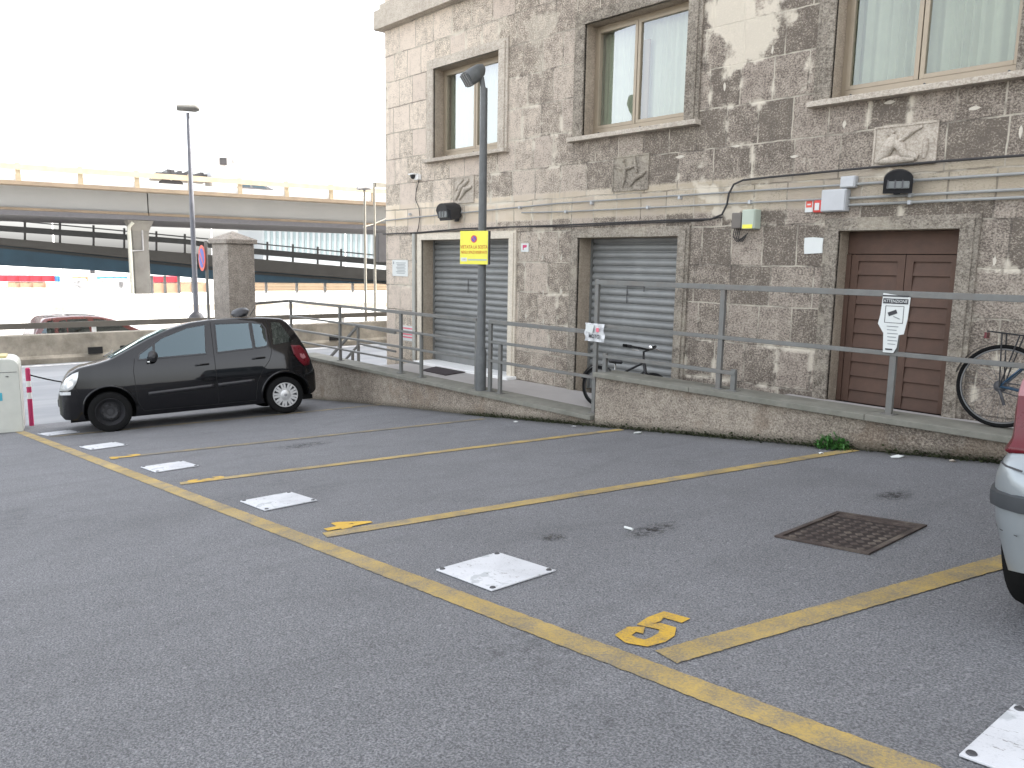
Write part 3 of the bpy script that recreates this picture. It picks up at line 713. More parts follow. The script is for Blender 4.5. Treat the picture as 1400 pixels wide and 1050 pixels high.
mb.prism(ring, YW-.014, YW-.001); tag(mb.build('wall_plaque', 'paper'), 'blank white square plaque glued to the stone left of the brown door', 'plaque')
o = jbox(-5.44, -5.31, .45, .63, .10, 'meter_brown', 'meter_box', 'dark brown meter box with drooping wires, left of the pale green one', 'meter box', lid=False)
for k in range(4):
    x = -5.42+.025*k; keep(MB().tube([(x, YW-.05, .45), (x-.01, YW-.06, .36-.01*k), (x+.03, YW-.04, .30), (x+.09, YW-.03, .34+.02*k)], .006, 5).build('loose_wire', 'cable_black'), o)
o = jbox(-5.28, -5.11, .44, .66, .13, 'green_grey', 'meter_box', 'pale green grey meter box with a yellow sticker at its bottom', 'meter box')
keep(MB().box(-5.26, -5.13, YW-.145, YW-.1425, .445, .49).build('sticker', 'yellow_sign'), o)
# notices at left
o = thing('wall_notice', 'white printed notice on the stone at the left corner of the facade', 'sign', (-12.6, YW, -.28)); keep(MB().box(-12.87, -12.35, YW-.012, YW-.002, -.27, .03).build('sheet', 'paper'), o)
for i in range(8): keep(MB().box(-12.74+.02*(i % 3), -12.42-.03*(i % 2), YW-.0135, YW-.0121, -.03-.027*i, -.018-.027*i).build('text_line', 'print_grey'), o)
keep(MB().box(-12.84, -12.81, YW-.0135, YW-.0121, -.05, .0).build('emblem', 'print_grey'), o)
o = thing('wall_sticker', 'red striped white sticker low on the wall behind the railing', 'sign', (-12.36, YW, -1.4)); keep(MB().box(-12.55, -12.18, YW-.012, YW-.002, -1.46, -1.18).build('sheet', 'paper'), o)
for i in range(4): keep(MB().box(-12.53, -12.20, YW-.0135, YW-.0121, -1.24-.055*i, -1.215-.055*i).build('red_stripe', 'faded_pink'), o)
o = thing('wall_sticker', 'tiny white sticker with a red flag symbol right of the left shutter', 'sign', (-9.14, YW, .2)); keep(MB().box(-9.23, -9.06, YW-.012, YW-.002, .18, .31).build('sheet', 'paper'), o)
keep(MB().prism([(-9.19,.21),(-9.17,.21),(-9.17,.24),(-9.1,.25),(-9.1,.285),(-9.19,.285)], YW-.0135, YW-.0121).build('flag_symbol', 'magenta'), o)
wire('drainpipe', 'slim pale vertical pipe between the left corner and the left shutter', 'pipe', [(-12.09, YW-.05, .5), (-12.09, YW-.05, -1.8)], .035, 'white_pipe', [(-12.09, 0, .0), (-12.09, 0, -1.2)], 12)
# graffiti-like red drips
o = thing('doormat', 'dark brown doormat on the walkway in front of the left shutter', 'mat', (0, 0, 0))
pq = [atZ(*p, -1.805) for p in ((576,506),(609,513),(640,508),(597,501))]; o.location = pq[0]
mb = MB(); mb.add([(p.x, p.y, -1.812) for p in pq]+[(p.x, p.y, -1.80) for p in pq], [(3,2,1,0),(4,5,6,7),(0,1,5,4),(1,2,6,5),(2,3,7,6),(3,0,4,7)])
keep(mb.build('mat', 'doormat'), o)

# ------------------------------------------------------------------ retaining walls and railings
def rwall(x0, x1, zc, label):
    o = thing('retaining_wall', label, 'wall', (x0, 7.0, gz(x0)-.2)); mb = MB(); n = int((x1-x0)/.25); rnd = random.Random(int(x1*10))
    nz = 6; zb = gz(x0)-.3
    for i in range(n+1):
        x = x0+(x1-x0)*i/n
        for j in range(nz+1):
            z = zb+(zc-.055-zb)*j/nz; mb.v.append(Vector((x, 7.0+rnd.uniform(-.006, .006), z)))
    for i in range(n):
        for j in range(nz): a = i*(nz+1)+j; mb.f.append([a, a+nz+1, a+nz+2, a+1])
    mb.add([(x0,7.0,zb),(x0,7.33,zb),(x0,7.33,zc-.055),(x0,7.0,zc-.055)], [(0,1,2,3)]); mb.add([(x1,7.0,zb),(x1,7.33,zb),(x1,7.33,zc-.055),(x1,7.0,zc-.055)], [(3,2,1,0)])
    mb.add([(x0,7.33,zb),(x1,7.33,zb),(x1,7.33,zc-.055),(x0,7.33,zc-.055)], [(3,2,1,0)])
    keep(mb.build('wall', 'render_wall', smooth=True, fixn=False), o)
    x = x0; k = 0
    while x < x1-.05:
        L = min(rnd.choice([1.4, 1.9, 2.2]), x1-x); 
        keep(MB().box(x, x+L-.004, 6.94, 7.35, zc-.055, zc+rnd.uniform(-.002, .002)).build('coping_slab', 'coping', bevel=.006), o); x += L
rwall(-14.3, -6.46, -1.812, 'low roughcast retaining wall with grey coping under the left railing')
rwall(-6.44, 6, -1.275, 'taller roughcast retaining wall with grey coping in front of the brown door')
YR = 7.13
def rail_obj(label, posts, rails, x_ref, zc, kinks=None):
    o = thing('railing', label, 'railing', (x_ref, YR, zc))
    for x, zt, zb in posts:
        p = keep(MB().box(x-.028, x+.028, YR-.02, YR+.02, zb, zt).build('post', 'grey_steel', bevel=.003), o)
        q = MB().box(x-.06, x+.06, YR-.05, YR+.05, zb, zb+.008).build('foot_plate', 'grey_steel'); q.parent = p
    for x0, x1, z, h in rails: keep(MB().box(x0, x1, YR-.026, YR-.0205+.045, z-h/2, z+h/2).build('rail', 'grey_steel', bevel=.004), o)
    return o
rail_obj('long grey steel railing on the taller wall in front of the brown door', [(-6.58,-.17,-1.81),(-4.8,-.20,-1.275),(-3.01,-.20,-1.275),(-1.22,-.20,-1.275),(.57,-.2,-1.275),(2.36,-.2,-1.275),(-6.42,-1.05,-1.275),(-4.62,-1.05,-1.275)],
         [(-6.6,4,-.205,.055),(-6.52,4,-.73,.04),(-6.44,-4.6,-1.09,.04)], -4.8, -1.275)
rail_obj('grey steel railing on the low wall left of the lamp post', [(-14.88,-.84,-1.81),(-12.9,-.84,-1.81),(-10.89,-.84,-1.81),(-10.31,-1.12,-1.81),(-8.91,-.80,-1.81)],
         [(-14.9,-8.9,-.815,.05),(-14.9,-8.9,-1.12,.035),(-14.9,-8.9,-1.38,.035),(-14.9,-10.3,-1.6,.03)], -12.9, -1.81)
rail_obj('short grey steel railing between the lamp post and the step up of the wall', [(-8.6,-.83,-1.81),(-8.38,-1.12,-1.81)], [(-8.62,-6.55,-.815,.05),(-8.62,-6.55,-1.1,.035),(-8.62,-6.55,-1.37,.035)], -8.6, -1.81)
o = thing('handrail', 'sloping grey handrail of the steps at the building corner', 'handrail', (-13.8, 8.0, -2.75))
keep(MB().bar((-13.75, 8.0, -1.27), (-12.4, 8.0, -1.3), .045).build('top_rail', 'grey_steel'), o)
keep(MB().bar((-13.75, 8.0, -1.27), (-14.9, 8.0, -2.0), .045).build('sloping_rail', 'grey_steel'), o); keep(MB().bar((-13.75, 8.0, -1.62), (-12.4, 8.0, -1.65), .035).build('mid_rail', 'grey_steel'), o)
keep(MB().bar((-13.75, 8.0, -1.65), (-14.4, 8.0, -2.08), .035).build('sloping_rail', 'grey_steel'), o)
for x, zt in ((-13.75, -1.26), (-14.88, -1.98), (-13.98, -1.78)): keep(MB().bar((x, 8.0, ROAD), (x, 8.0, zt), .045).build('post', 'grey_steel'), o)
o = thing('railing', 'grey railing running from the low wall back to the square gate pillar', 'railing', (-14.9, 7.13, ROAD))
keep(MB().bar((-14.92, 7.13, -.815), (-14.95, 6.35, -.86), .05).build('rail', 'grey_steel'), o); keep(MB().bar((-14.92, 7.13, -1.3), (-14.95, 6.35, -1.35), .04).build('rail', 'grey_steel'), o)

# lamp post with sign
o = thing('lamp_post', 'dark grey lamp post with angled floodlight head rising from the low wall', 'lamp post', (-8.75, 7.08, -1.81))
MB().lathe([(.078, 0), (.078, .55), (.062, .62), (.058, 2.2), (.05, 4.12), (.05, 4.16)], n=20).build('pole', 'post_grey', o, smooth=True)
hd = MB(); n = 12
def sect(y, w, h, z):   # rounded trapezoid
    out = []
    for k in range(n): 
        t_ = 2*PI*k/n; cx = math.copysign(abs(math.cos(t_))**.55, math.cos(t_)); sz = math.copysign(abs(math.sin(t_))**.7, math.sin(t_)); out.append(Vector((w*cx, y, z+h*sz)))
    return out
for s_ in ((.20, .06, .05, .02), (.12, .12, .10, .01), (-.02, .14, .12, 0.), (-.14, .15, .115, -.0)): hd.v += sect(*s_)
for i in range(3):
    for k in range(n): hd.f.append([i*n+k, i*n+(k+1)%n, (i+1)*n+(k+1)%n, (i+1)*n+k])
hd.f.append(list(range(n))); hd.f.append([3*n+k for k in range(n)])
h = hd.build('lamp_head', 'post_grey', o, smooth=True); h.location = (-.10, -.10, 4.33); h.rotation_euler = (R_(35), 0, R_(-14)); h.scale = (.9, .9, .9)
gl = MB(); gl.box(-.12, .12, -.152, -.142, -.09, .09); gg = gl.build('lamp_glass', mat('post_lens', (.16, .17, .17), .3), h)
for k in range(4): MB().box(-.115+.07*k, -.095+.07*k, -.158, -.1525, -.085, .085).build('grille_bar', 'dark_steel', h)
MB().tube([(0, 0, 4.1), (-.03, -.02, 4.3)], .035, 10).build('neck', 'post_grey', o)
# yellow sign strapped to the lamp post
def sign_at(p0, p1, p2, D):  # not used
    pass
sx, sy = -8.80, 6.98
o = thing('parking_sign', 'yellow no parking sign with red Italian lettering strapped to the lamp post', 'sign', (sx, sy, -.02), R_(18))
w, h0, h1 = .255, -.02, .45
W2 = .235
MB().box(-W2, W2, -.012, .012, 0, .46).build('panel', 'yellow_sign', o, bevel=.004)
MB().box(W2-.002, W2+.012, -.014, .03, 0, .46).build('edge_return', 'dark_steel', o)
def lt(s, size, m_, x, z, sx_=1., y=-.0135, name='lettering', bold=0.): 
    q = text(name, s, size, m_, Matrix.Translation((x, y, z)) @ Matrix.Rotation(PI/2, 4, 'X'), None, sx=sx_, bold=bold); q.parent = o; return q
lt('VIETATA LA SOSTA', .066, 'sign_orange', 0, .238, .80, bold=.001)
lt('NEGLI SPAZI RISERVATI', .056, 'sign_orange', 0, .165, .75, bold=.0008)
MB().box(-.22, -.115, -.0135, -.0121, .04, .09).build('white_patch', 'paper', o)
lt('LTM', .034, 'print_grey', -.168, .065, .9, -.0150)
MB().box(-.10, .215, -.0135, -.0121, .052, .074).build('grey_print', 'green_grey', o)
MB().lathe([(.052, -.0135), (.052, -.0125)], (0, 0, .35), 'y', 28).build('symbol_ring', 'sign_red', o); MB().lathe([(.037, -.0152), (.037, -.014)], (0, 0, .35), 'y', 28).build('symbol_disc', 'sign_blue', o)
MB().bar((-.03, -.0165, .38), (.03, -.0165, .32), .012, .002, up=(0,1,0)).build('symbol_bar', 'sign_red', o)
MB().box(-.08, .09, .012, .022, .1, .13).build('strap', 'dark_steel', o); MB().box(-.08, .09, .012, .022, .33, .36).build('strap', 'dark_steel', o)

# surveillance notice on the long railing
o = thing('warning_sign', 'torn white surveillance camera warning sheet tied to the long railing post', 'sign', (-3.03, YR-.04, -.72))
poly = [(-.06,0),(.03,-.0),(.055,.05),(.062,.16),(.105,.17),(.125,.30),(.135,.49),(-.1,.52),(-.11,.33),(-.125,.25),(-.085,.19),(-.07,.17)]
MB().prism(poly, -.006, 0).build('sheet', 'paper', o)
MB().box(-.095, .12, -.0085, -.0061, .43, .475).build('black_banner', 'print_black', o); lt2 = text('lettering', 'ATTENZIONE', .035, 'paper', Matrix.Translation((.012, -.0092, .452)) @ Matrix.Rotation(PI/2, 4, 'X'), None, sx=.95); lt2.parent = o
fr = MB(); 
for a in ((-.07,.09,.408,.412),(-.07,.09,.262,.266),(-.07,-.066,.266,.408),(.086,.09,.266,.408)): fr.box(a[0], a[1], -.0085, -.0061, a[2], a[3])
fr.build('picture_frame', 'print_black', o)
MB().bar((-.04, -.008, .335), (.03, -.008, .365), .034, .003, up=(0,1,0)).build('camera_symbol', 'print_black', o); MB().bar((.005, -.008, .32), (.06, -.008, .30), .008, .003, up=(0,1,0)).build('camera_arm', 'print_grey', o)
for i in range(6): MB().box(-.045+.004*i, .055-.012*(i % 2), -.0078, -.0061, .228-.031*i, .236-.031*i).build('text_line', 'print_grey', o)
for zz in (.498, .03): MB().box(-.10 if zz > .2 else -.04, .12 if zz > .2 else .02, -.012, .0, zz-.006, zz+.006).build('cable_tie', 'print_black', o)
# plastic wrapped sheet
o = thing('plastic_notice', 'crumpled plastic covered notice tied to the railing end post over the right shutter', 'sign', (-6.56, YR-.045, -.92))
mb = MB(); n = 8
for i in range(n+1):
    for j in range(n+1):
        x = -.15+.30*i/n; z = .0+.22*j/n; mb.v.append(Vector((x+.02*(1-j/n)*(1 if i > 4 else -.5), -.012+.012*math.sin(i*2.1+j*1.3), z)))
for i in range(n):
    for j in range(n): a = i*(n+1)+j; mb.f.append([a, a+n+1, a+n+2, a+1])
mb.build('sheet', 'clear_paper', o, smooth=True)
q = text('lettering', 'MOTO', .065, 'print_black', Matrix.Translation((.01, -.027, .062)) @ Matrix.Rotation(PI/2, 4, 'X'), None, sx=.9, bold=.001); q.parent = o
MB().prism([(-.13,.12),(-.02,.10),(.01,.2),(-.13,.21)], -.030, -.026).build('pale_print', 'paper', o); MB().box(.04, .085, -.0275, -.026, .12, .17).build('pink_print', 'faded_pink', o)

# ------------------------------------------------------------------ gate pillar
o = thing('gate_pillar', 'square stone gate pillar with pyramid cap behind the black car', 'pillar', (-14.62, 5.89, ROAD), R_(8.5))
hw = .272
MB().box(-hw, hw, -hw, hw, 0, 3.02).build('shaft', 'pillar_stone', o, bevel=.015)
mb = MB(); a = hw+.045; mb.add([(-a,-a,3.02),(a,-a,3.02),(a,a,3.02),(-a,a,3.02),(-a,-a,3.1),(a,-a,3.1),(a,a,3.1),(-a,a,3.1),(0,0,3.25)], [(3,2,1,0),(0,1,5,4),(1,2,6,5),(2,3,7,6),(3,0,4,7),(4,5,8),(5,6,8),(6,7,8),(7,4,8)])
mb.build('cap', 'pillar_stone', o, bevel=.01)

# ------------------------------------------------------------------ weeds, moss, litter
def leaves(name, label, cx, cy, r, h, n, m_, zf, kind=None, cat='plant'):
    rnd = random.Random(3); mb = MB()
    for i in range(n):
        a = rnd.uniform(0, 2*PI); q = r*math.sqrt(rnd.random()); x, y = cx+q*math.cos(a), cy+q*math.sin(a)*.6
        z = zf(x, y)+rnd.uniform(.01, h)*(1-.6*q/r); s = rnd.uniform(.012, .028); d = Vector((rnd.uniform(-1,1), rnd.uniform(-1,.3), rnd.uniform(.1,1))).normalized()
        u = d.cross(Vector((0,0,1))).normalized(); w_ = d*s; p = Vector((x, y, z))
        mb.add([p-w_, p+u*s*.5, p+w_*1.2, p-u*s*.5], [(0,1,2,3)])
    o = mb.build(name, m_, fixn=False); return tag(o, label, cat, kind=kind)
wd = thing('weed', 'small green leafy weed at the foot of the taller wall', 'plant', (-3.4, 6.92, gz(-3.4)))
q = leaves('foliage', None, -3.4, 6.92, .16, .17, 420, 'leaf', gz, cat=None); keep(q, wd)
st_ = MB()
for k in range(9):
    a = k*.7; st_.tube([(-3.4, 6.93, gz(-3.4)), (-3.4+.06*math.cos(a), 6.91+.03*math.sin(a), gz(-3.4)+.08), (-3.4+.12*math.cos(a), 6.9+.05*math.sin(a), gz(-3.4)+.12)], .003, 4)
keep(st_.build('stem', 'leaf'), wd)
rnd = random.Random(11); mb = MB()
for i in range(9000):
    x = rnd.uniform(-9, 4); dens = .25+.75*(math.sin(x*2.3)+math.sin(x*5.1+1)+2)/4
    if rnd.random() > dens: continue
    y = 6.995-abs(rnd.gauss(0, .035)); z = gz(x)+abs(rnd.gauss(0, .022)); s = rnd.uniform(.006, .018)
    p = Vector((x, y, z)); d = Vector((rnd.uniform(-1,1), rnd.uniform(-1,0), rnd.uniform(0,1))).normalized(); u = d.cross(Vector((.3,.1,1))).normalized()
    mb.add([p-d*s, p+u*s, p+d*s, p-u*s], [(0,1,2,3)])
tag(mb.build('moss', 'moss', fixn=False), 'dark moss and dirt strip along the foot of the walls', 'moss', kind='stuff')
def litter(x, y, s, label, m_='paper', rz=0, cat='litter', k=1.):
    o = MB(); pts = []
    for i in range(7): a = 2*PI*i/7; r = s*random.uniform(.6, 1.1); pts.append((x+r*math.cos(a+rz), y+r*math.sin(a+rz)*k))
    vs = [(p[0], p[1], gz(*p)+random.uniform(.004, .018)) for p in pts]+[(x, y, gz(x, y)+.02)]
    o.add(vs, [(i, (i+1)%7, 7) for i in range(7)]); o.add([(v[0], v[1], gz(v[0], v[1])+.003) for v in vs[:7]], [tuple(range(7))])
    return tag(o.build('paper_scrap', m_), label, cat)
litter(-5.57, 6.78, .07, 'white paper scrap by the wall foot near the end of the third stall line')
litter(-2.78, 6.82, .07, 'white paper scrap on the asphalt right of the green weed')
litter(-3.35, 6.62, .025, 'tiny white scrap right next to the green weed')
litter(-2.35, 6.85, .035, 'pale leaf scrap close to the wall beside the silver car', 'pale_trim')
litter(-1.95, 6.8, .05, 'pale scrap nearest the silver car at the wall foot', 'plug')
litter(-7.6, 6.75, .035, 'tiny white scrap at the foot of the low wall near the black car', 'paper')
litter(-6.6, 6.80, .05, 'flattened grey white paper at the foot of the wall step', 'clear_paper')
p = (-3.38, 3.58); 
o = MB().tube([(-3.05, 3.62, gz(-3.05)+.012), (-2.98, 3.61, gz(-2.98)+.012)], .008, 8).build('cigarette_butt', 'paper'); tag(o, 'white cigarette butt on the oily stain between the bays', 'litter')
# oil stains
m, t, b = nt('oil_stain'); g = N(t); c = g.coord()
tr = g.n('ShaderNodeBsdfTransparent'); mx = g.n('ShaderNodeMixShader'); b.inputs['Base Color'].default_value = (.012, .012, .013, 1); b.inputs['Roughness'].default_value = .5
uv = g.n('ShaderNodeTexCoord').outputs['Generated']; gr = g.n('ShaderNodeTexGradient', gradient_type='SPHERICAL'); mp = g.n('ShaderNodeMapping'); mp.inputs['Location'].default_value = (-1, -1, 0); mp.inputs['Scale'].default_value = (2, 2, 0)
g.l(uv, mp.inputs[0]); g.l(mp.outputs[0], gr.inputs[0])
f = g.math('MULTIPLY', gr.outputs['Fac'], g.ramp(g.noise(c, 22, 6, .8), [(.45, 0.), (.6, 1.)])); g.l(g.math('MULTIPLY', f, 1.1), mx.inputs[0]); g.l(tr.outputs[0], mx.inputs[1]); g.l(b.outputs[0], mx.inputs[2])
out = [n_ for n_ in t.nodes if n_.type == 'OUTPUT_MATERIAL'][0]; g.l(mx.outputs[0], out.inputs[0]); MT['oil_stain'] = m
for x, y, w_, h_ in ((-2.9, 3.7, .13, .28), (-3.25, 3.2, .1, .1), (-2.2, 5.4, .12, .2), (-8.3, 4.1, .25, .4)):
    mb = MB(); n = 6
    for i in range(n+1):
        for j in range(n+1): X = x-w_+2*w_*i/n; Y = y-h_+2*h_*j/n; mb.v.append(Vector((X, Y, gz(X, Y)+.003)))
    for i in range(n):
        for j in range(n): a = i*(n+1)+j; mb.f.append([a, a+n+1, a+n+2, a+1])
    mb.build('oil_stain', 'oil_stain', lot, fixn=False)
#PART2
# ------------------------------------------------------------------ cars
def itp(tab, x):
    if x <= tab[0][0]: return tab[0][1]
    for (a, p), (b, q) in zip(tab, tab[1:]):
        if x <= b:
            t = (x-a)/(b-a); return p+(q-p)*t
    return tab[-1][1]
def smooth_itp(tab, x):   # catmull style smoothing
    h = .03; return (itp(tab, x-h)+2*itp(tab, x)+itp(tab, x+h))/4
class Car:
    def __init__(s, zt, zb, wp, fz, wb, wr=.29, arch=.345, xr=0.):
        s.xr = xr
        s.zt, s.zb, s.wp, s.fz, s.wb, s.wr, s.arch = zt, zb, wp, fz, wb, wr, arch
    def top(s, x): return smooth_itp(s.zt, x)
    def hw(s, x, z): return itp(s.wp, x)*smooth_itp(s.fz, z)
    def edge(s, x): return s.top(x)-.032
    def body(s, m_, root, name='body'):
        x0, x1 = s.zt[0][0], s.zt[-1][0]; n = 96; mb = MB(); ns = 18
        xs = []
        for i in range(n+1):
            t = i/n; t = t+.035*math.sin(2*PI*t)*-1 if True else t
            xs.append(x0+(x1-x0)*t)
        rows = []
        for x in xs:
            zb, ze, zt = itp(s.zb, x), s.edge(x), s.top(x); ze = max(ze, zb+.02); zt = max(zt, ze+.02); half = []
            for j in range(ns+1):
                z = zb+(ze-zb)*j/ns; half.append((s.hw(x, z), z))
            w = s.hw(x, ze)
            for k, (a, b_) in enumerate(((.975, .45), (.93, .75), (.82, .92), (.6, 1.04), (.3, 1.10), (0, 1.12))): half.append((w*a, ze+(zt-ze)*b_))
            row = [(-y, z) for y, z in half]+[(y, z) for y, z in half[-2::-1]]; rows.append(row)
        m = len(rows[0])
        for x, row in zip(xs, rows): mb.v += [Vector((x, y, z)) for y, z in row]
        for i in range(n):
            for k in range(m): mb.f.append([i*m+k, i*m+(k+1)%m, (i+1)*m+(k+1)%m, (i+1)*m+k])
        mb.f.append(list(range(m))[::-1]); mb.f.append([n*m+k for k in range(m)])
        o = mb.build(name, m_); o.data.materials.append(MT['rubber'])
        cut = MB()
        for xa in (s.xr, s.wb):
            for sg in (1, -1):
                cut.lathe([(s.arch, .42*sg), (s.arch, 1.1*sg)], (xa, 0, s.wr+.015), 'y', 40)
        c_ = cut.build('cutter', m_); c_.data.materials.append(MT['rubber'])
        for p in c_.data.polygons: p.material_index = 1
        md = o.modifiers.new('b', 'BOOLEAN'); md.operation = 'DIFFERENCE'; md.object = c_; md.solver = 'EXACT'
        dg = bpy.context.evaluated_depsgraph_get(); me = bpy.data.meshes.new_from_object(o.evaluated_get(dg)); o.modifiers.clear(); o.data = me
        bpy.data.objects.remove(c_)
        for p in me.polygons: p.use_smooth = True
        try: me.set_sharp_from_angle(angle=R_(32))
        except Exception: pass
        o.parent = root; return o
    def patch(s, poly, m_, name, parent, off=.004, side=1, cuts=4, thick=0):
        bm = bmesh.new(); vs = [bm.verts.new((x, 0, z)) for x, z in poly]; f = bm.faces.new(vs)
        bmesh.ops.triangulate(bm, faces=[f])
        for _ in range(cuts):
            le = [e for e in bm.edges if e.calc_length() > .07]
            if not le: break
            bmesh.ops.subdivide_edges(bm, edges=le, cuts=1); bmesh.ops.triangulate(bm, faces=[f for f in bm.faces if len(f.verts) > 3])
        for v in bm.verts: v.co.y = side*(s.hw(v.co.x, min(v.co.z, s.edge(v.co.x)))+off)
        me = bpy.data.meshes.new(name); bmesh.ops.recalc_face_normals(bm, faces=bm.faces)
        if bm.faces and sum(f.normal.y for f in bm.faces)*side < 0: bmesh.ops.reverse_faces(bm, faces=bm.faces)
        bm.to_mesh(me); bm.free(); me.materials.append(MT[m_])
        for p in me.polygons: p.use_smooth = True
        o = bpy.data.objects.new(name, me); C.objects.link(o); o.parent = parent
        if thick: q = o.modifiers.new('t', 'SOLIDIFY'); q.thickness = thick; q.offset = 1
        return o
    def line(s, pts, w, m_, name, parent, side=1, off=.0035, thick=0, step=.05):
        P = []
        for a, b_ in zip(pts, pts[1:]):
            n = max(1, int(math.dist(a, b_)/step))
            for i in range(n): P.append((a[0]+(b_[0]-a[0])*i/n, a[1]+(b_[1]-a[1])*i/n))
        P.append(pts[-1]); mb = MB()
        for i, p in enumerate(P):
            q, r = P[max(0, i-1)], P[min(len(P)-1, i+1)]; d = Vector((r[0]-q[0], r[1]-q[1])).normalized(); n_ = Vector((-d.y, d.x))*w/2
            for sg in (1, -1):
                x, z = p[0]+n_.x*sg, p[1]+n_.y*sg; mb.v.append(Vector((x, side*(s.hw(x, z)+off), z)))
        for i in range(len(P)-1): mb.f.append([2*i, 2*i+1, 2*i+3, 2*i+2])
        o = mb.build(name, m_, parent, smooth=True)
        if thick: q = o.modifiers.new('t', 'SOLIDIFY'); q.thickness = thick; q.offset = 0
        return o
def wheel(parent, x, y, r, side, cap='hub', w=.18):
    t = bpy.data.objects.new('wheel', None); C.objects.link(t); t.parent = parent; t.location = (x, y, r)
    s = side; W = w/2
    MB().lathe([(r*.66, -W*s), (r*.86, -W*s*1.02), (r*.97, -W*s*.86), (r, -W*s*.6), (r, W*s*.6), (r*.97, W*s*.88), (r*.85, W*s*1.03), (r*.7, W*s), (r*.66, W*s*.9)], axis='y', n=48, cap1=False).build('tyre', 'rubber', t, smooth=True)
    if cap == 'hub':
        MB().lathe([(r*.69, W*s*.95), (r*.66, W*s*1.0), (r*.62, W*s*.86), (r*.2, W*s*.78), (.001, W*s*.78)], axis='y', n=40, cap0=False).build('rim', 'steel_wheel', t, smooth=True)
        mb = MB()
        for k in range(9):
            a = 2*PI*k/9
            for da in (-.13, .13):
                c0 = Vector((math.cos(a+da*1.6)*r*.22, W*s*1.0, math.sin(a+da*1.6)*r*.22)); c1 = Vector((math.cos(a+da)*r*.64, W*s*1.0, math.sin(a+da)*r*.64))
                mb.bar(c0, c1, r*.115, .012, up=(0,1,0))
        mb.lathe([(r*.3, W*s*.92), (r*.3, W*s*1.04), (r*.24, W*s*1.12), (.02, W*s*1.14)], axis='y', n=30, cap0=False)
        mb.ring((0, W*s*1.0, 0), r*.65, r*.035, n=40, m=6)
        mb.build('hubcap', 'hubcap', t, smooth=True)
        MB().lathe([(r*.09, W*s*1.13), (r*.085, W*s*1.17), (.01, W*s*1.18)], axis='y', n=20).build('centre_cap', 'chrome', t, smooth=True)
    else:
        mb = MB().lathe([(r*.69, W*s*.95), (r*.67, W*s*1.0), (r*.64, W*s*.5), (r*.5, W*s*.1), (r*.38, W*s*.5), (r*.33, W*s*.62), (r*.16, W*s*.5), (r*.15, W*s*.75), (.001, W*s*.76)], axis='y', n=40, cap0=False); mb.build('rim', 'steel_wheel', t, smooth=True)
        for k in range(8):
            a = 2*PI*k/8; MB().lathe([(.018, W*s*.6), (.018, W*s*.66)], (math.cos(a)*r*.36, 0, math.sin(a)*r*.36), 'y', 10).build('vent_hole', 'seam', t)
    return t
# --- black car
def orient(o, p_rear, p_front):
    f = (Vector(p_front)-Vector(p_rear)).normalized(); l = Vector((0,0,1)).cross(f); l.z = .099*l.x; l = (l-f*l.dot(f)).normalized(); u = f.cross(l)
    o.matrix_world = Matrix(((f.x,l.x,u.x,p_rear[0]),(f.y,l.y,u.y,p_rear[1]),(f.z,l.z,u.z,p_rear[2]),(0,0,0,1)))
ZT = [(-.48,.56),(-.46,.68),(-.41,.80),(-.37,.98),(-.32,1.10),(-.22,1.33),(-.15,1.46),(-.08,1.515),(.2,1.545),(.6,1.56),(1.0,1.555),(1.3,1.525),(1.6,1.45),(1.9,1.325),(2.2,1.175),(2.45,1.05),(2.6,1.01),(2.9,.955),(3.06,.89),(3.17,.79),(3.24,.67),(3.28,.54)]
ZB = [(-.48,.34),(-.4,.27),(-.2,.22),(.3,.19),(2.2,.19),(2.9,.2),(3.2,.22),(3.28,.3)]
WPT = [(-.48,.60),(-.455,.68),(-.40,.745),(-.3,.795),(-.1,.825),(.3,.84),(1.2,.845),(2.3,.84),(2.7,.822),(2.95,.775),(3.1,.70),(3.2,.61),(3.28,.47)]
FZ = [(.15,.93),(.25,.965),(.45,1.0),(.62,1.006),(.80,1.0),(.95,.985),(1.02,.965),(1.2,.905),(1.4,.83),(1.52,.78),(1.62,.73)]
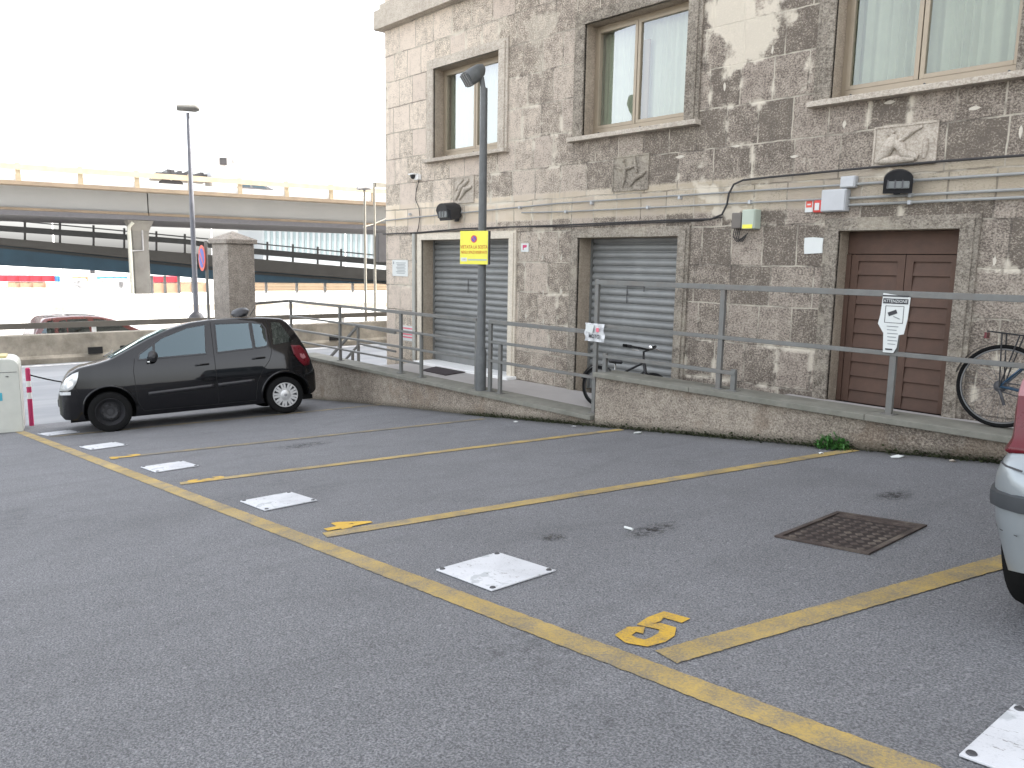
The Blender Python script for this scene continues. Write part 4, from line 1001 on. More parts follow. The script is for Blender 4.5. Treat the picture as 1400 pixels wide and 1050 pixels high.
def build_small_car(root, paint_, full=True, glass_='car_glass'):
    c = Car(ZT, ZB, WPT, FZ, 2.5)
    body = c.body(paint_, root)
    for sd_ in (1, -1):
        def P(poly, m_, name, par=root, **k): return c.patch(poly, m_, name, par, side=sd_, **k)
        fw_ = P([(2.07,1.01),(2.05,1.09),(1.72,1.31),(1.36,1.44),(1.09,1.475),(1.13,1.03)], glass_, 'side_window', off=.006)
        rw_ = P([(.97,1.035),(.95,1.475),(.44,1.47),(.43,1.06)], glass_, 'side_window', off=.006)
        qw_ = P([(.40,1.065),(.405,1.465),(.25,1.44),(.20,1.36),(.20,1.10),(.235,1.075)], glass_, 'side_window', off=.006)
        rq = P([(.11,1.10),(.10,1.46),(-.04,1.44),(-.19,1.13)], glass_, 'rear_quarter_window', off=.006)
        if not full: continue
        def frame(poly, par):
            c.line(poly+[poly[0]], .022, 'black_plastic', 'window_seal', par, side=sd_, off=.008)
        frame([(2.07,1.01),(2.05,1.09),(1.72,1.31),(1.36,1.44),(1.09,1.475),(1.13,1.03)], fw_); frame([(.97,1.035),(.95,1.475),(.44,1.47),(.43,1.06)], rw_); frame([(.40,1.065),(.405,1.465),(.25,1.44),(.20,1.36),(.20,1.10),(.235,1.075)], qw_)
        c.line([(1.86,1.03),(1.84,1.225)], .035, 'black_plastic', 'quarter_light_bar', fw_, side=sd_, off=.009)
        c.line([(1.01,1.51),(1.02,1.0),(1.01,.30),(1.03,.25)], .007, 'seam', 'door_seam', body, side=sd_)
        c.line([(2.12,1.03),(2.15,.85),(2.13,.40),(2.06,.26),(1.06,.25),(.45,.25)], .007, 'seam', 'door_seam', body, side=sd_)
        c.line([(.16,1.49),(.15,1.0),(.20,.86),(.33,.70),(.42,.52),(.45,.26)], .007, 'seam', 'door_seam', body, side=sd_)
        c.line([(-.44,.62),(-.3,.60),(-.28,.52)], .006, 'seam', 'bumper_seam', body, side=sd_); c.line([(3.2,.64),(2.96,.66),(2.90,.58)], .006, 'seam', 'bumper_seam', body, side=sd_)
        c.line([(1.98,.505),(1.06,.54)], .05, 'black_plastic', 'door_moulding', root, side=sd_, off=.008, thick=.012); c.line([(1.0,.542),(.46,.565)], .05, 'black_plastic', 'door_moulding', root, side=sd_, off=.008, thick=.012)
        for hx, hz in ((1.2,.865), (.36,.90)):
            MB().tube([(hx+.1, sd_*(c.hw(hx, hz)+.003), hz), (hx+.07, sd_*(c.hw(hx, hz)+.03), hz+.005), (hx-.05, sd_*(c.hw(hx, hz)+.03), hz+.008), (hx-.09, sd_*(c.hw(hx, hz)+.003), hz+.006)], .014, 8).build('door_handle', paint_, root, smooth=True)
        c.line([(.345*math.cos(t_)*1.04, .305+.345*math.sin(t_)*1.04) for t_ in [PI*k/16-.1 for k in range(17)]], .03, paint_, 'wheel_arch_lip', body, side=sd_, off=.006, thick=.012)
        c.line([(2.5+.345*math.cos(t_)*1.04, .305+.345*math.sin(t_)*1.04) for t_ in [PI*k/16-.1 for k in range(17)]], .03, paint_, 'wheel_arch_lip', body, side=sd_, off=.006, thick=.012)
        hl = P([(3.235,.64),(3.20,.72),(3.10,.815),(2.98,.875),(2.87,.90),(2.885,.83),(2.93,.74),(3.0,.665),(3.1,.63)], 'lens', 'headlight', off=.010, thick=.006)
        P([(3.1,.67),(3.14,.69),(3.14,.74),(3.1,.76),(3.06,.74),(3.06,.69)], 'chrome', 'reflector', hl, off=.0125)
        c.line([(3.25,.60),(3.05,.60)], .045, 'lens', 'indicator', root, side=sd_, off=.008)
        tl = P([(-.15,1.07),(-.27,1.06),(-.34,.96),(-.385,.82),(-.37,.74),(-.30,.725),(-.24,.80),(-.17,.93)], 'tail_red', 'tail_light', off=.014, thick=.008)
        P([(-.25,.93),(-.31,.92),(-.33,.86),(-.29,.84),(-.26,.87)], 'tail_pale', 'reversing_lens', tl, off=.0235)
        # mirror
        mb = MB(); y0 = c.hw(1.95, 1.03)
        prof = [(.01, 0), (.085, .02), (.10, .09), (.09, .15), (.03, .19)]
        n = 14; vs = []
        for r, yy in prof:
            for k in range(n):
                a = 2*PI*k/n; vs.append((1.9+.07*r/.1*math.cos(a)-.02, sd_*(y0+.02+yy), 1.05+r*.85*math.sin(a)))
        fs = [(i*n+k, i*n+(k+1)%n, (i+1)*n+(k+1)%n, (i+1)*n+k) for i in range(4) for k in range(n)]+[tuple(range(4*n, 5*n))]
        mb.add(vs, fs); mr = mb.build('wing_mirror', 'black_plastic', root, smooth=True)
        MB().box(1.93, 1.96, sd_*(y0+.05), sd_*(y0+.12), .965, .985).build('mirror_repeater', 'lens', mr)
    if full:
        # windscreen on the top surface
        mb = MB(); nx = 10; ny = 10
        for i in range(nx+1):
            x = 1.62+(2.42-1.62)*i/nx
            for j in range(ny+1):
                w = c.hw(x, c.edge(x)); y = -w*.9+1.8*w*j/ny; ze, zt = c.edge(x), c.top(x); t_ = abs(y)/w
                mb.v.append(Vector((x+.01, y, ze+(zt-ze)*(1.12-.37*t_**2.4)+.012)))
        for i in range(nx):
            for j in range(ny): a = i*(ny+1)+j; mb.f.append([a, a+1, a+ny+2, a+ny+1])
        mb.build('windscreen', glass_, root, smooth=True)
        MB().tube([(.28, 0, 1.59), (.16, 0, 1.76)], [.008, .003], 6).build('aerial', 'black_plastic', root)
        MB().tube([(2.5, .45, 1.09), (2.38, .1, 1.145), (2.35, -.2, 1.165)], .008, 6).build('wiper', 'black_plastic', root)
        MB().box(3.245, 3.285, -.34, .34, .36, .47).build('number_plate', 'paper', root, bevel=.003)
        MB().box(3.2, 3.3, -.45, .45, .40, .52).build('grille', 'black_plastic', root, bevel=.02)
        ex = MB().tube([(-.2,-.45,.27),(-.5,-.45,.26)], .025, 10); ex.build('exhaust', 'dark_steel', root)
        MB().box(-.42, 3.1, -.6, .6, .17, .24).build('underside', 'rubber', root)
    def warp(o):
        for ch in o.children:
            if ch.type == 'MESH' and ch.name.split('.')[0] != 'tyre':
                for v in ch.data.vertices:
                    x = v.co.x
                    if x > 2.8: v.co.x = 2.8+(x-2.8)*.70
                    elif x < -.1: v.co.x = -.1+(x+.1)*1.22
                warp(ch)
    warp(root)
    return c
bc = thing('parked_car', 'black compact car parked at the far left end of the bays, nose towards the street', 'car')
build_small_car(bc, 'car_black')
for x, cp_ in ((0, 'hub'), (2.5, 'steel')):
    for sg in (1, -1): wheel(bc, x, sg*.745, .29, sg, cp_)
# side wheel centres back-projected onto the sloping lot, then the car set on its wheels
pf = Vector((-12.20, 3.06, gz(-12.2, 3.06))); pr_ = Vector((-11.70, 5.50, gz(-11.7, 5.5)+.02))
fdir = (pf-pr_).normalized(); ldir = Vector((0,0,1)).cross(fdir); ldir.z = .099*ldir.x; ldir.normalize()
pr_c = pr_-ldir*.83; pf_c = pf-ldir*.83
orient(bc, pr_c, pf_c)
# roll so that wheels meet the sloping asphalt (lot falls 10% towards -X)
bc.matrix_world = bc.matrix_world @ Matrix.Translation((0,.83,0)) @ Matrix.Rotation(0, 4, 'X') @ Matrix.Translation((0,-.83,0))
lp = thing('cloth_bundle', 'small dark bundle lying on the roof of the black car', 'bundle')
mb = MB().lathe([(.001,.0),(.11,.005),(.13,.05),(.115,.10),(.06,.145),(.001,.15)], n=14); 
for v in mb.v: v.x += .03*math.sin(v.z*30+v.y*20); v.y *= 1.3
mb.build('bundle', 'black_plastic', lp, smooth=True)
lp.matrix_world = bc.matrix_world @ Matrix.Translation((.50, .42, 1.565))

# --- silver car
ZT2 = [(-.64,.54),(-.625,.66),(-.58,.70),(-.52,.72),(-.49,.75),(-.465,.90),(-.43,1.02),(-.33,1.22),(-.2,1.40),(-.1,1.47),(.4,1.50),(1.2,1.5),(1.6,1.42),(2.3,1.02),(2.6,.95),(3.0,.85),(3.2,.7),(3.27,.5)]
ZB2 = [(-.64,.29),(-.5,.25),(-.2,.22),(.3,.19),(2.2,.19),(3.2,.22),(3.27,.3)]
WP2 = [(-.64,.56),(-.625,.64),(-.59,.70),(-.53,.755),(-.43,.785),(-.25,.81),(.2,.825),(2.3,.82),(2.8,.78),(3.1,.68),(3.27,.5)]
FZ2 = [(.15,.90),(.28,.95),(.45,1.0),(.62,1.0),(.68,.97),(.74,.90),(.95,.88),(1.05,.83),(1.2,.79),(1.4,.74),(1.52,.70)]
svc = thing('parked_car', 'silver hatchback cut off by the right edge of the photo, rear corner towards the viewer', 'car', (.05, 3.43, gz(.05)), R_(-14.5)+PI/2)
c2 = Car(ZT2, ZB2, WP2, FZ2, 2.45, xr=-.1)
b2 = c2.body('car_silver', svc)
for sg in (1, -1):
    c2.patch([(2.0,.97),(1.6,1.28),(1.2,1.38),(1.05,1.38),(1.08,.97)], 'car_glass', 'side_window', svc, side=sg, off=.005)
    c2.patch([(.98,.97),(.97,1.38),(.3,1.36),(.05,1.28),(.0,.99)], 'car_glass', 'side_window', svc, side=sg, off=.005)
    c2.line([(-.625,.665),(-.52,.675),(-.33,.675)], .007, 'silver_seam', 'bumper_seam', b2, side=sg); c2.line([(-.33,.675),(-.30,.6)], .006, 'silver_seam', 'bumper_seam', b2, side=sg)
    c2.line([(-.62,.42),(-.5,.42),(-.35,.41)], .004, 'silver_seam', 'bumper_crease', b2, side=sg)
    c2.line([(1.0,1.4),(1.02,.25)], .007, 'silver_seam', 'door_seam', b2, side=sg)
    # corner tail lamp hugging the hatch edge
    mb = MB(); nz, na = 14, 10
    def xr(z):
        lo, hi = -.64, -.1
        for _ in range(30):
            mid = (lo+hi)/2
            if c2.top(mid)-.03 < z: lo = mid
            else: hi = mid
        return lo
    for i in range(nz+1):
        z = .71+.27*i/nz; x0 = xr(z)+.0; 
        for j in range(na+1):
            t_ = j/na; L = .20 if z < 1.05 else .14
            if t_ < .6: x = x0+L*(1-t_/.6); y = c2.hw(x, z)+.012-.01*(t_/.6)**3
            else: q = (t_-.6)/.4; x = x0-.004-.012*math.sin(q*PI/2); y = c2.hw(x0, z)+.0-.16*q
            mb.v.append(Vector((x, sg*y, z)))
    for i in range(nz):
        for j in range(na): a = i*(na+1)+j; mb.f.append([a, a+1, a+na+2, a+na+1])
    tl = mb.build('tail_light', 'tail_red', svc, smooth=True); tl.data.materials.append(MT['tail_pale'])
    for p in tl.data.polygons:
        if p.center.z > .925: p.material_index = 1
    q = tl.modifiers.new('t', 'SOLIDIFY'); q.thickness = .03; q.offset = 0
    # protective strip wrapping the bumper corner
    path = [(-.05, .0), (-.25, 0), (-.43, 0), (-.53, 0), (-.59, 0), (-.625, 0), (-.643, 0)]
    mb = MB(); pts = [(x, c2.hw(x, .54)+.012) for x, _ in path]; pts[-1] = (-.655, .54); pts.append((-.66, 0))
    for (x, y) in pts:
        for z, d in ((.505, -.012), (.511, .004), (.54, .007), (.567, .004), (.573, -.012)):
            nrm = Vector((-.3 if y > .5 and x > -.5 else -1, 1 if x > -.6 else .2)).normalized()
            mb.v.append(Vector((x+nrm.x*d, sg*(y+nrm.y*d), z)))
    for i in range(len(pts)-1):
        for k in range(4): a = i*5+k; mb.f.append([a, a+1, a+6, a+5])
    mb.build('bumper_strip', 'bumper_grey', svc, smooth=True)
for x in (-.1, 2.45):
    for sg in (1, -1): wheel(svc, x, sg*.705, .30, sg, 'hub')
MB().box(-.45, 3.1, -.6, .6, .17, .24).build('underside', 'rubber', svc)
hatch = MB()
for i in range(9):
    z = 1.0+.36*i/8; x = xr(z)-.012
    for j in range(9): hatch.v.append(Vector((x, -.58+1.16*j/8, z)))
for i in range(8):
    for j in range(8): a = i*9+j; hatch.f.append([a, a+1, a+10, a+9])
hatch.build('rear_window', 'car_glass', svc, smooth=True)
MB().box(-.67, -.645, -.26, .26, .36, .47).build('number_plate', 'paper', svc, bevel=.003)
svc.rotation_euler.rotate(Matrix.Rotation(0, 3, 'Z'))
svc.matrix_world = Matrix.Translation((-.16, 3.85, gz(-.16))) @ Matrix.Rotation(-math.atan(.099), 4, 'Y') @ Matrix.Rotation(R_(87), 4, 'Z')

# ------------------------------------------------------------------ bicycles
def bwheel(parent, x, R, tr, nsp, off=0):
    w = bpy.data.objects.new('wheel', None); C.objects.link(w); w.parent = parent; w.location = (x, 0, R)
    MB().ring((0,0,0), R-tr, tr, n=56, m=8).build('tyre', 'rubber', w, smooth=True)
    MB().ring((0,0,0), R-2.2*tr, .009, n=56, m=6).build('rim', 'spoke' if R > .3 else 'bike_black', w, smooth=True)
    MB().lathe([(.022,-.03),(.022,.03)], axis='y', n=14).build('hub', 'dark_steel', w)
    sp_ = MB()
    for k in range(nsp):
        a = 2*PI*k/nsp; b_ = a+(.5 if k % 2 else -.5); sp_.bar((.02*math.cos(b_), .025*(-1)**k, .02*math.sin(b_)), ((R-2.3*tr)*math.cos(a), 0, (R-2.3*tr)*math.sin(a)), .0022)
    sp_.build('spokes', 'spoke', w); return w
def bicycle(root, R, wb, paint_, sh, hb, rack=True, guard=True):
    bwheel(root, 0, R, .017 if R > .3 else .02, 28); bwheel(root, wb, R, .017 if R > .3 else .02, 28)
    bbx, bbz = wb*.42, R*.82; stx, stz = wb*.30, sh-.16; hx, hz = wb*.80, hb-.16
    f = MB(); f.tube([(bbx,0,bbz),(stx,0,stz)], .016, 8); f.tube([(bbx,0,bbz),(hx+.03,0,hz-.1)], .018, 8); f.tube([(stx+.01,0,stz-.04),(hx,0,hz)], .015, 8); f.tube([(hx+.035,0,hz-.12),(hx-.01,0,hz+.04)], .02, 8)
    for y in (.05, -.05): f.tube([(0,y,R),(bbx,y*.6,bbz)], .011, 6); f.tube([(0,y,R),(stx,y*.3,stz-.06)], .010, 6)
    f.build('frame', paint_, root, smooth=True)
    k = MB()
    for y in (.045, -.045): k.tube([(wb,y,R),(wb*.93,y,R*1.75),(hx+.035,y*.4,hz-.12)], .011, 6)
    k.build('fork', paint_, root, smooth=True)
    h = MB(); h.tube([(hx-.01,0,hz+.04),(hx-.02,0,hb-.03),(hx+.05,0,hb)], .014, 8); h.tube([(hx-.06,.29,hb+.03),(hx+.02,.16,hb+.02),(hx+.05,0,hb),(hx+.02,-.16,hb+.02),(hx-.06,-.29,hb+.03)], .012, 8); hh = h.build('handlebar', 'bike_black', root, smooth=True)
    for y in (1, -1): MB().tube([(hx-.04,y*.23,hb+.028),(hx-.09,y*.33,hb+.035)], .018, 8).build('grip', 'rubber', hh, smooth=True); MB().tube([(hx+.03,y*.18,hb+.01),(hx+.08,y*.24,hb-.01),(hx+.04,y*.31,hb-.01)], .006, 6).build('brake_lever', 'chrome', hh)
    s_ = MB(); s_.lathe([(.001,0),(.05,.004),(.062,.03),(.045,.055),(.001,.06)], (0,0,0), 'z', 16)
    for v in s_.v: v.x = v.x*(2.1 if v.x > 0 else 1.4); v.y *= (1.35 if v.x < .02 else .6)
    for v in s_.v: v.x += stx-.02; v.z += sh-.04
    sd_ = s_.build('saddle', 'black_plastic', root, smooth=True); MB().tube([(stx,0,stz),(stx-.02,0,sh-.02)], .013, 8).build('seat_post', 'chrome', sd_)
    cr = MB(); cr.ring((bbx,-.05,bbz), .08 if R > .3 else .06, .006, n=30, m=6)
    for k in range(5): a = 2*PI*k/5; cr.bar((bbx,-.05,bbz),(bbx+.075*math.cos(a),-.05,bbz+.075*math.sin(a)), .012, .005, up=(0,1,0))
    cr.bar((bbx,-.07,bbz),(bbx+.09,-.08,bbz-.12), .018); cr.bar((bbx,.07,bbz),(bbx-.09,.08,bbz+.12), .018); cc = cr.build('crank', 'dark_steel', root)
    for sx_, sy in ((1,-1), (-1,1)): MB().box(bbx+sx_*.09-.04, bbx+sx_*.09+.04, min(sy*.08, sy*.17), max(sy*.08, sy*.17), bbz-sx_*.12-.012, bbz-sx_*.12+.012).build('pedal', 'black_plastic', cc, bevel=.004)
    MB().tube([(0,-.05,R+.035),(bbx,-.05,bbz+.075)], .005, 5).tube([(0,-.05,R-.035),(bbx,-.05,bbz-.075)], .005, 5).build('chain', 'dark_steel', root)
    d = MB(); d.lathe([(.05,-.035),(.05,-.03),(.035,-.045),(.02,-.05)], (0,0,R), 'y', 20); d.tube([(.0,-.05,R-.03),(.03,-.055,R-.09),(.05,-.05,R-.15)], .012, 6); d.build('derailleur', 'dark_steel', root)
    if rack:
        r = MB(); zt_ = 2*R+.09
        for y in (.06, -.06): r.tube([(-.14,y,zt_+.01),(.30,y,zt_-.02)], .006, 6); r.tube([(0,y,R),(-.03,y,zt_)], .006, 6); r.tube([(0,y,R),(.1,y,zt_)], .006, 6)
        for i in range(5): r.tube([(-.14+.09*i,.06,zt_+.008-.004*i),(-.14+.09*i,-.06,zt_+.008-.004*i)], .005, 6)
        r.tube([(.3,.06,zt_-.02),(stx,.0,stz-.02)], .005, 5); rk = r.build('rack', 'bike_black', root)
        MB().box(-.165, -.145, -.04, .04, zt_-.05, zt_+.0).build('rear_reflector', 'tail_red', rk)
    if guard:
        a = [PI*(.18+.75*k/14) for k in range(15)]; g_ = MB()
        for t_ in a:
            for y in (-.024, .024): g_.v.append(Vector(((R+.018)*math.cos(t_), y, R+(R+.018)*math.sin(t_))))
        for i in range(14): g_.f.append([2*i, 2*i+1, 2*i+3, 2*i+2])
        g_.build('mudguard', 'bike_black', root, smooth=True)
bk = thing('bicycle', 'dark blue city bicycle with rear rack standing behind the railing above the silver car', 'bicycle')
bicycle(bk, .343, 1.06, 'bike_blue', .95, 1.05)
bk.matrix_world = Matrix.Translation((-2.19, 7.265, -1.272)) @ Matrix.Rotation(R_(1.5), 4, 'Z') @ Matrix.Rotation(R_(-4), 4, 'X')
bk2 = thing('bicycle', 'small black bicycle half hidden behind the end of the taller wall', 'bicycle')
bicycle(bk2, .265, .86, 'bike_black', .62, .80, rack=False)
bk2.matrix_world = Matrix.Translation((-6.88, 7.5, -1.812)) @ Matrix.Rotation(R_(3), 4, 'Z') @ Matrix.Rotation(R_(-5), 4, 'X')

# ------------------------------------------------------------------ street side things
GR = -3.2
def vheight(px, ytop, base):   # top point above base at image height ytop
    r = ray(px, ytop); k = (r.x*base.x+r.y*base.y)/(r.x**2+r.y**2); return r.z*k-base.z
# collection bin at the left edge
o = thing('collection_bin', 'white rounded street bin with yellow top at the left edge of the photo', 'bin', (-14.25, 1.93, gz(-13.9)), R_(-12))
w = .36; prof = [(-w,0),(w,0),(w,1.0)]+[(w-.13*(1-math.cos(t_)), 1.0+.13*math.sin(t_)) for t_ in (.3,.6,.9,1.2,1.57)]+[(-w+.13*(1-math.cos(t_)), 1.0+.13*math.sin(t_)) for t_ in (1.57,1.2,.9,.6,.3)]+[(-w,1.0)]
mb = MB(); mb.prism([(x, z) for x, z in prof], -.35, .35); 
for v in mb.v: v.x, v.y = v.y, v.x
mb.build('body', 'bin_white', o, bevel=.015)
MB().box(-.2, .2, -.2, .2, 1.128, 1.16).build('top_lid', 'bin_yellow', o, bevel=.01); MB().box(.351, .355, -.1, .12, .5, .62).build('blue_logo', 'teal', o); MB().box(.3505, .356, -.33, .33, .925, .931).build('seam', 'dark_steel', o)
MB().lathe([(.02, 0),(.02,.01)], (.352, .2, .86), 'z', 10).build('keyhole', 'dark_steel', o)
def bollard(x, y, label, h=.95):
    o = thing('bollard', label, 'bollard', (x, y, gz(x)), 0, 'red and white bollards'); z = 0
    for k, (dz, m_) in enumerate(((.48*h,'magenta'),(.11*h,'white_paint'),(.1*h,'magenta'),(.1*h,'white_paint'),(.21*h,'magenta'))):
        MB().lathe([(.035, z), (.035, z+dz)], n=16).build('band', m_, o, smooth=True); z += dz
    MB().lathe([(.035,z),(.025,z+.015),(.002,z+.02)], n=16).build('cap', 'magenta', o, smooth=True); return o
bb = Vector((-14.6, 2.45, gz(-14.6))); hb_ = vheight(40, 504, bb)
bollard(bb.x, bb.y, 'red and white striped bollard beside the white bin', hb_)
bollard(-15.4, 4.35, 'red and white striped bollard mostly hidden behind the nose of the black car', hb_)
pts = [(bb.x+.8*-t_, bb.y+(4.35-2.45)*t_, bb.z+hb_*.9-.5*math.sin(PI*t_)*.45-.08*t_) for t_ in [i/14 for i in range(15)]]
tag(MB().tube(pts, .012, 6).build('chain', 'rubber'), 'dark sagging chain between the red and white bollards', 'chain')
# barrier wall with guard bar
o = thing('barrier_wall', 'long grimy concrete barrier wall with dark steel bar on top, behind the black car', 'wall', (-23.3, 4, ROAD))
mb = MB(); n = 130
prof = [(.35,-.5),(.34,.12),(.28,.2),(.22,.72),(.0,.74),(-.1,.72),(-.1,-.5)]
for i in range(n+1):
    y = -55+140*i/n; xo = -23.45+.0*y
    for px_, pz in prof: mb.v.append(Vector((xo+px_, y, ROAD+pz)))
for i in range(n):
    for k in range(6): a = i*7+k; mb.f.append([a, a+1, a+8, a+7])
keep(mb.build('wall', 'barrier_concrete', smooth=False), o)
keep(MB().box(-23.42, -23.36, -55, 85, ROAD+.88, ROAD+1.03).build('guard_bar', 'guard_brown'), o)
for k in range(16): y = -2+2.5*k; keep(MB().box(-23.46, -23.40, y, y+.1, ROAD+.72, ROAD+1.0).build('bar_post', 'white_paint'), o)
for y, w_ in ((5.3,.35),(6.1,.6),(9.1,.3),(12.4,.35),(2.4,.4)): keep(MB().box(-23.14, -23.09, y, y+w_, ROAD+.18, ROAD+.36).build('drain_hole', 'seam'), o)
# red car beyond
rc = thing('passing_car', 'red car passing behind the concrete barrier wall', 'car')
build_small_car(rc, 'red_car', full=False)
for x in (0, 2.5):
    for sg in (1, -1): wheel(rc, x, sg*.745, .29, sg, 'hub')
yb = atX(130, 440, -25.1).y
rc.matrix_world = Matrix.Translation((-25.1, yb-1.3, GR)) @ Matrix.Rotation(PI/2, 4, 'Z')
# tall street lamp, sign, white poles
lb = atX(269, 440, -24.2)
o = thing('street_lamp', 'tall thin grey street lamp standing behind the black car', 'street lamp', (lb.x, lb.y, GR))
ht = atX(263, 155, -24.2).z-GR
MB().lathe([(.09,0),(.09,1.3),(.075,1.5),(.07,ht*.55),(.05,ht)], n=14).build('pole', 'lamp_grey', o, smooth=True)
MB().lathe([(.27,lb.z-GR-.12),(.26,lb.z-GR+.06),(.18,lb.z-GR+.22),(.08,lb.z-GR+.3)], n=18).build('bell_collar', 'dark_steel', o, smooth=True)
mb = MB(); mb.tube([(.12,.30,ht+.12),(.06,.2,ht+.16),(-.1,-.28,ht+.12)], [.06,.13,.09], 10); 
mb.build('lamp_head', 'grey_steel', o, smooth=True)
ps = Vector((-16.6, 6.05, ROAD)); r0 = ray(284, 400); ps = Vector((-16.6, -16.6*r0.y/r0.x, ROAD))
o = thing('no_parking_sign', 'round no parking sign on a thin pole, half hidden by the square pillar', 'road sign', ps)
sc_ = vheight(281, 353, ps)
MB().lathe([(.03,0),(.03,sc_+.35)], n=12).build('pole', 'grey_steel', o)
ds = bpy.data.objects.new('sign_disc', MB().lathe([(.265,0),(.265,-.01)], axis='y', n=36).build('tmp', 'sign_red').data); C.objects.link(ds); bpy.data.objects.remove(bpy.data.objects['tmp']); ds.parent = o; ds.location = (-.07, -.06, sc_); ds.rotation_euler = (0, 0, R_(-6))
MB().lathe([(.2,-.0125),(.2,-.011)], axis='y', n=32).build('blue_field', 'sign_blue', ds)
MB().bar((-.14,-.0145,.14),(.14,-.0145,-.14), .05, .002, up=(0,1,0)).build('red_bar', 'sign_red', ds)
for px_, yt, X_, lab, hd_ in ((500, 258, -25.5, 'white lamp pole with a small head, left of the two near the building corner', True), (513, 250, -27, 'tall white pole nearest the building corner, with a thin slanted arm', False)):
    bs = atX(px_, 420, X_); ztop = atX(px_, yt, X_).z
    o = thing('white_pole', lab, 'pole', (bs.x, bs.y, GR)); H = ztop-GR
    MB().lathe([(.055,0),(.04,H)], n=12).build('pole', 'far_pole', o, smooth=True)
    if hd_: MB().tube([(.05,-.32,H-.02),(.0,0,H+.06),(0,.25,H+.02)], [.06,.12,.05], 10).build('lamp_head', 'far_grey', o, smooth=True)
    else:
        MB().tube([(0,-.5,H-1.7),(0,0,H-1.55),(0,.6,H-1.3)], .03, 6).build('slanted_arm', 'far_pole', o); MB().box(-.05,.05,.05,.9,H-.15,H+.02).build('lamp_head', 'far_pole', o)
        MB().box(-.12,.12,.12,.5,H-3.,H-1.9).build('dark_box', 'far_dark', o)
# ------------------------------------------------------------------ viaducts
def ribbon(cols, top, bot, d0, d1, name, m_, par, D):
    mb = MB()
    for x, yt, yb_ in zip(cols, top, bot):
        a, b_ = atD(x, yt, D), atD(x, yb_, D)
        for dd, p in ((d0, a), (d1, a), (d1, b_), (d0, b_)): mb.v.append(p+NV*dd)
    for i in range(len(cols)-1):
        for k in range(4): mb.f.append([i*4+k, i*4+(k+1)%4, (i+1)*4+(k+1)%4, (i+1)*4+k])
    n = len(cols)-1; mb.f.append([0,1,2,3]); mb.f.append([n*4+3,n*4+2,n*4+1,n*4])
    return keep(mb.build(name, m_), par)
def ubox(mb, u0, u1, d0, d1, z0, z1):
    P = lambda u, d, z: UV*u+NV*d+Vector((0,0,z))
    mb.add([P(u0,d0,z0),P(u1,d0,z0),P(u1,d1,z0),P(u0,d1,z0),P(u0,d0,z1),P(u1,d0,z1),P(u1,d1,z1),P(u0,d1,z1)], [(0,3,2,1),(4,5,6,7),(0,1,5,4),(1,2,6,5),(2,3,7,6),(3,0,4,7)]); return mb
U = lambda x, D: atD(x, 350, D).dot(UV)
u_pier = U(192, 52)
o = thing('upper_viaduct', 'tall grey concrete road viaduct with cream guard rail crossing the whole left side', 'viaduct', (-48.5, 14, GR))
edges = [-70, u_pier-25+.0, u_pier+.4, u_pier+28, 90]
for a, b_ in zip(edges, edges[1:]):
    keep(ubox(MB(), a+.03, b_-.03, 50.9, 51.5, 2.52, 3.66).build('girder', 'deck_concrete'), o)
    keep(ubox(MB(), a+.02, b_-.02, 50.75, 51.6, 2.38, 2.52).build('girder_flange', 'deck_edge'), o)
keep(ubox(MB(), -70, 90, 49.9, 62, 3.66, 3.86).build('deck_edge', 'deck_edge'), o)
keep(ubox(MB(), -70, 90, 50.75, 61.2, 2.12, 2.37).build('deck_underside', 'under_grey'), o)
keep(ubox(MB(), -70, 90, 49.95, 50.05, 4.42, 4.72).build('guard_rail', 'cream_rail'), o)
keep(ubox(MB(), -70, 90, 50.15, 50.3, 3.862, 4.2).build('parapet', 'far_white'), o)
us = [U(x, 50) for x in (-47, 33, 117, 193, 265, 332, 395, 455, 512)]
for u in us:
    pp = keep(ubox(MB(), u-.12, u+.12, 50.06, 50.3, 3.86, 4.8).build('rail_post', 'cream_rail'), o)
    keep(ubox(MB(), u-.015, u+.015, 50.1, 50.13, 4.8, 5.1).build('wire_stub', 'far_grey'), o)
def pier(u, lab=None):
    mb = MB(); P = lambda a, d, z: UV*(u+a)+NV*d+Vector((0,0,z))
    pr = [(.42,.5,GR),(.42,.5,.9),(.46,.55,1.5),(.62,.8,1.9),(.7,.9,2.11)]
    for hwid, dd, z in pr: mb.v += [P(-hwid, 52-dd, z), P(hwid, 52-dd, z), P(hwid, 52+dd, z), P(-hwid, 52+dd, z)]
    for i in range(4):
        for k in range(4): mb.f.append([i*4+k, i*4+(k+1)%4, (i+1)*4+(k+1)%4, (i+1)*4+k])
    mb.f.append([0,1,2,3]); mb.f.append([19,18,17,16])
    q = keep(mb.build('pier', 'pier_concrete', bevel=.03), o)
    dp = MB(); dp.tube([P(-.62, 51.3, GR), P(-.62, 51.3, 1.7), P(-.4, 51.2, 2.0)], .11, 8); dq = dp.build('downpipe', 'white_pipe'); dq.parent = q
    br = MB(); br.tube([P(.1, 51.45, 1.6), P(.1, 51.45, .4), P(-.5, 51.4, .35)], .05, 6); dq = br.build('pipe', 'far_grey'); dq.parent = q
pier(u_pier); pier(u_pier+29); pier(u_pier-28)
o = thing('lower_viaduct', 'lower blue sided steel ramp viaduct sloping down to the right under the tall one', 'viaduct', (-58, 16, GR))
cols = [-160, 0, 130, 255, 340, 526, 640]
thin = [285,300,312,324,332,350,360]; tT = [297,308,317,327,339,355,366]; tB = [305,316,325,334,347,363,374]; dT = [313,325,336,346,353,369,380]; dB = [322,335,348,361,370,384,392]; bB = [357,363,370,379,386.5,388,392.5]
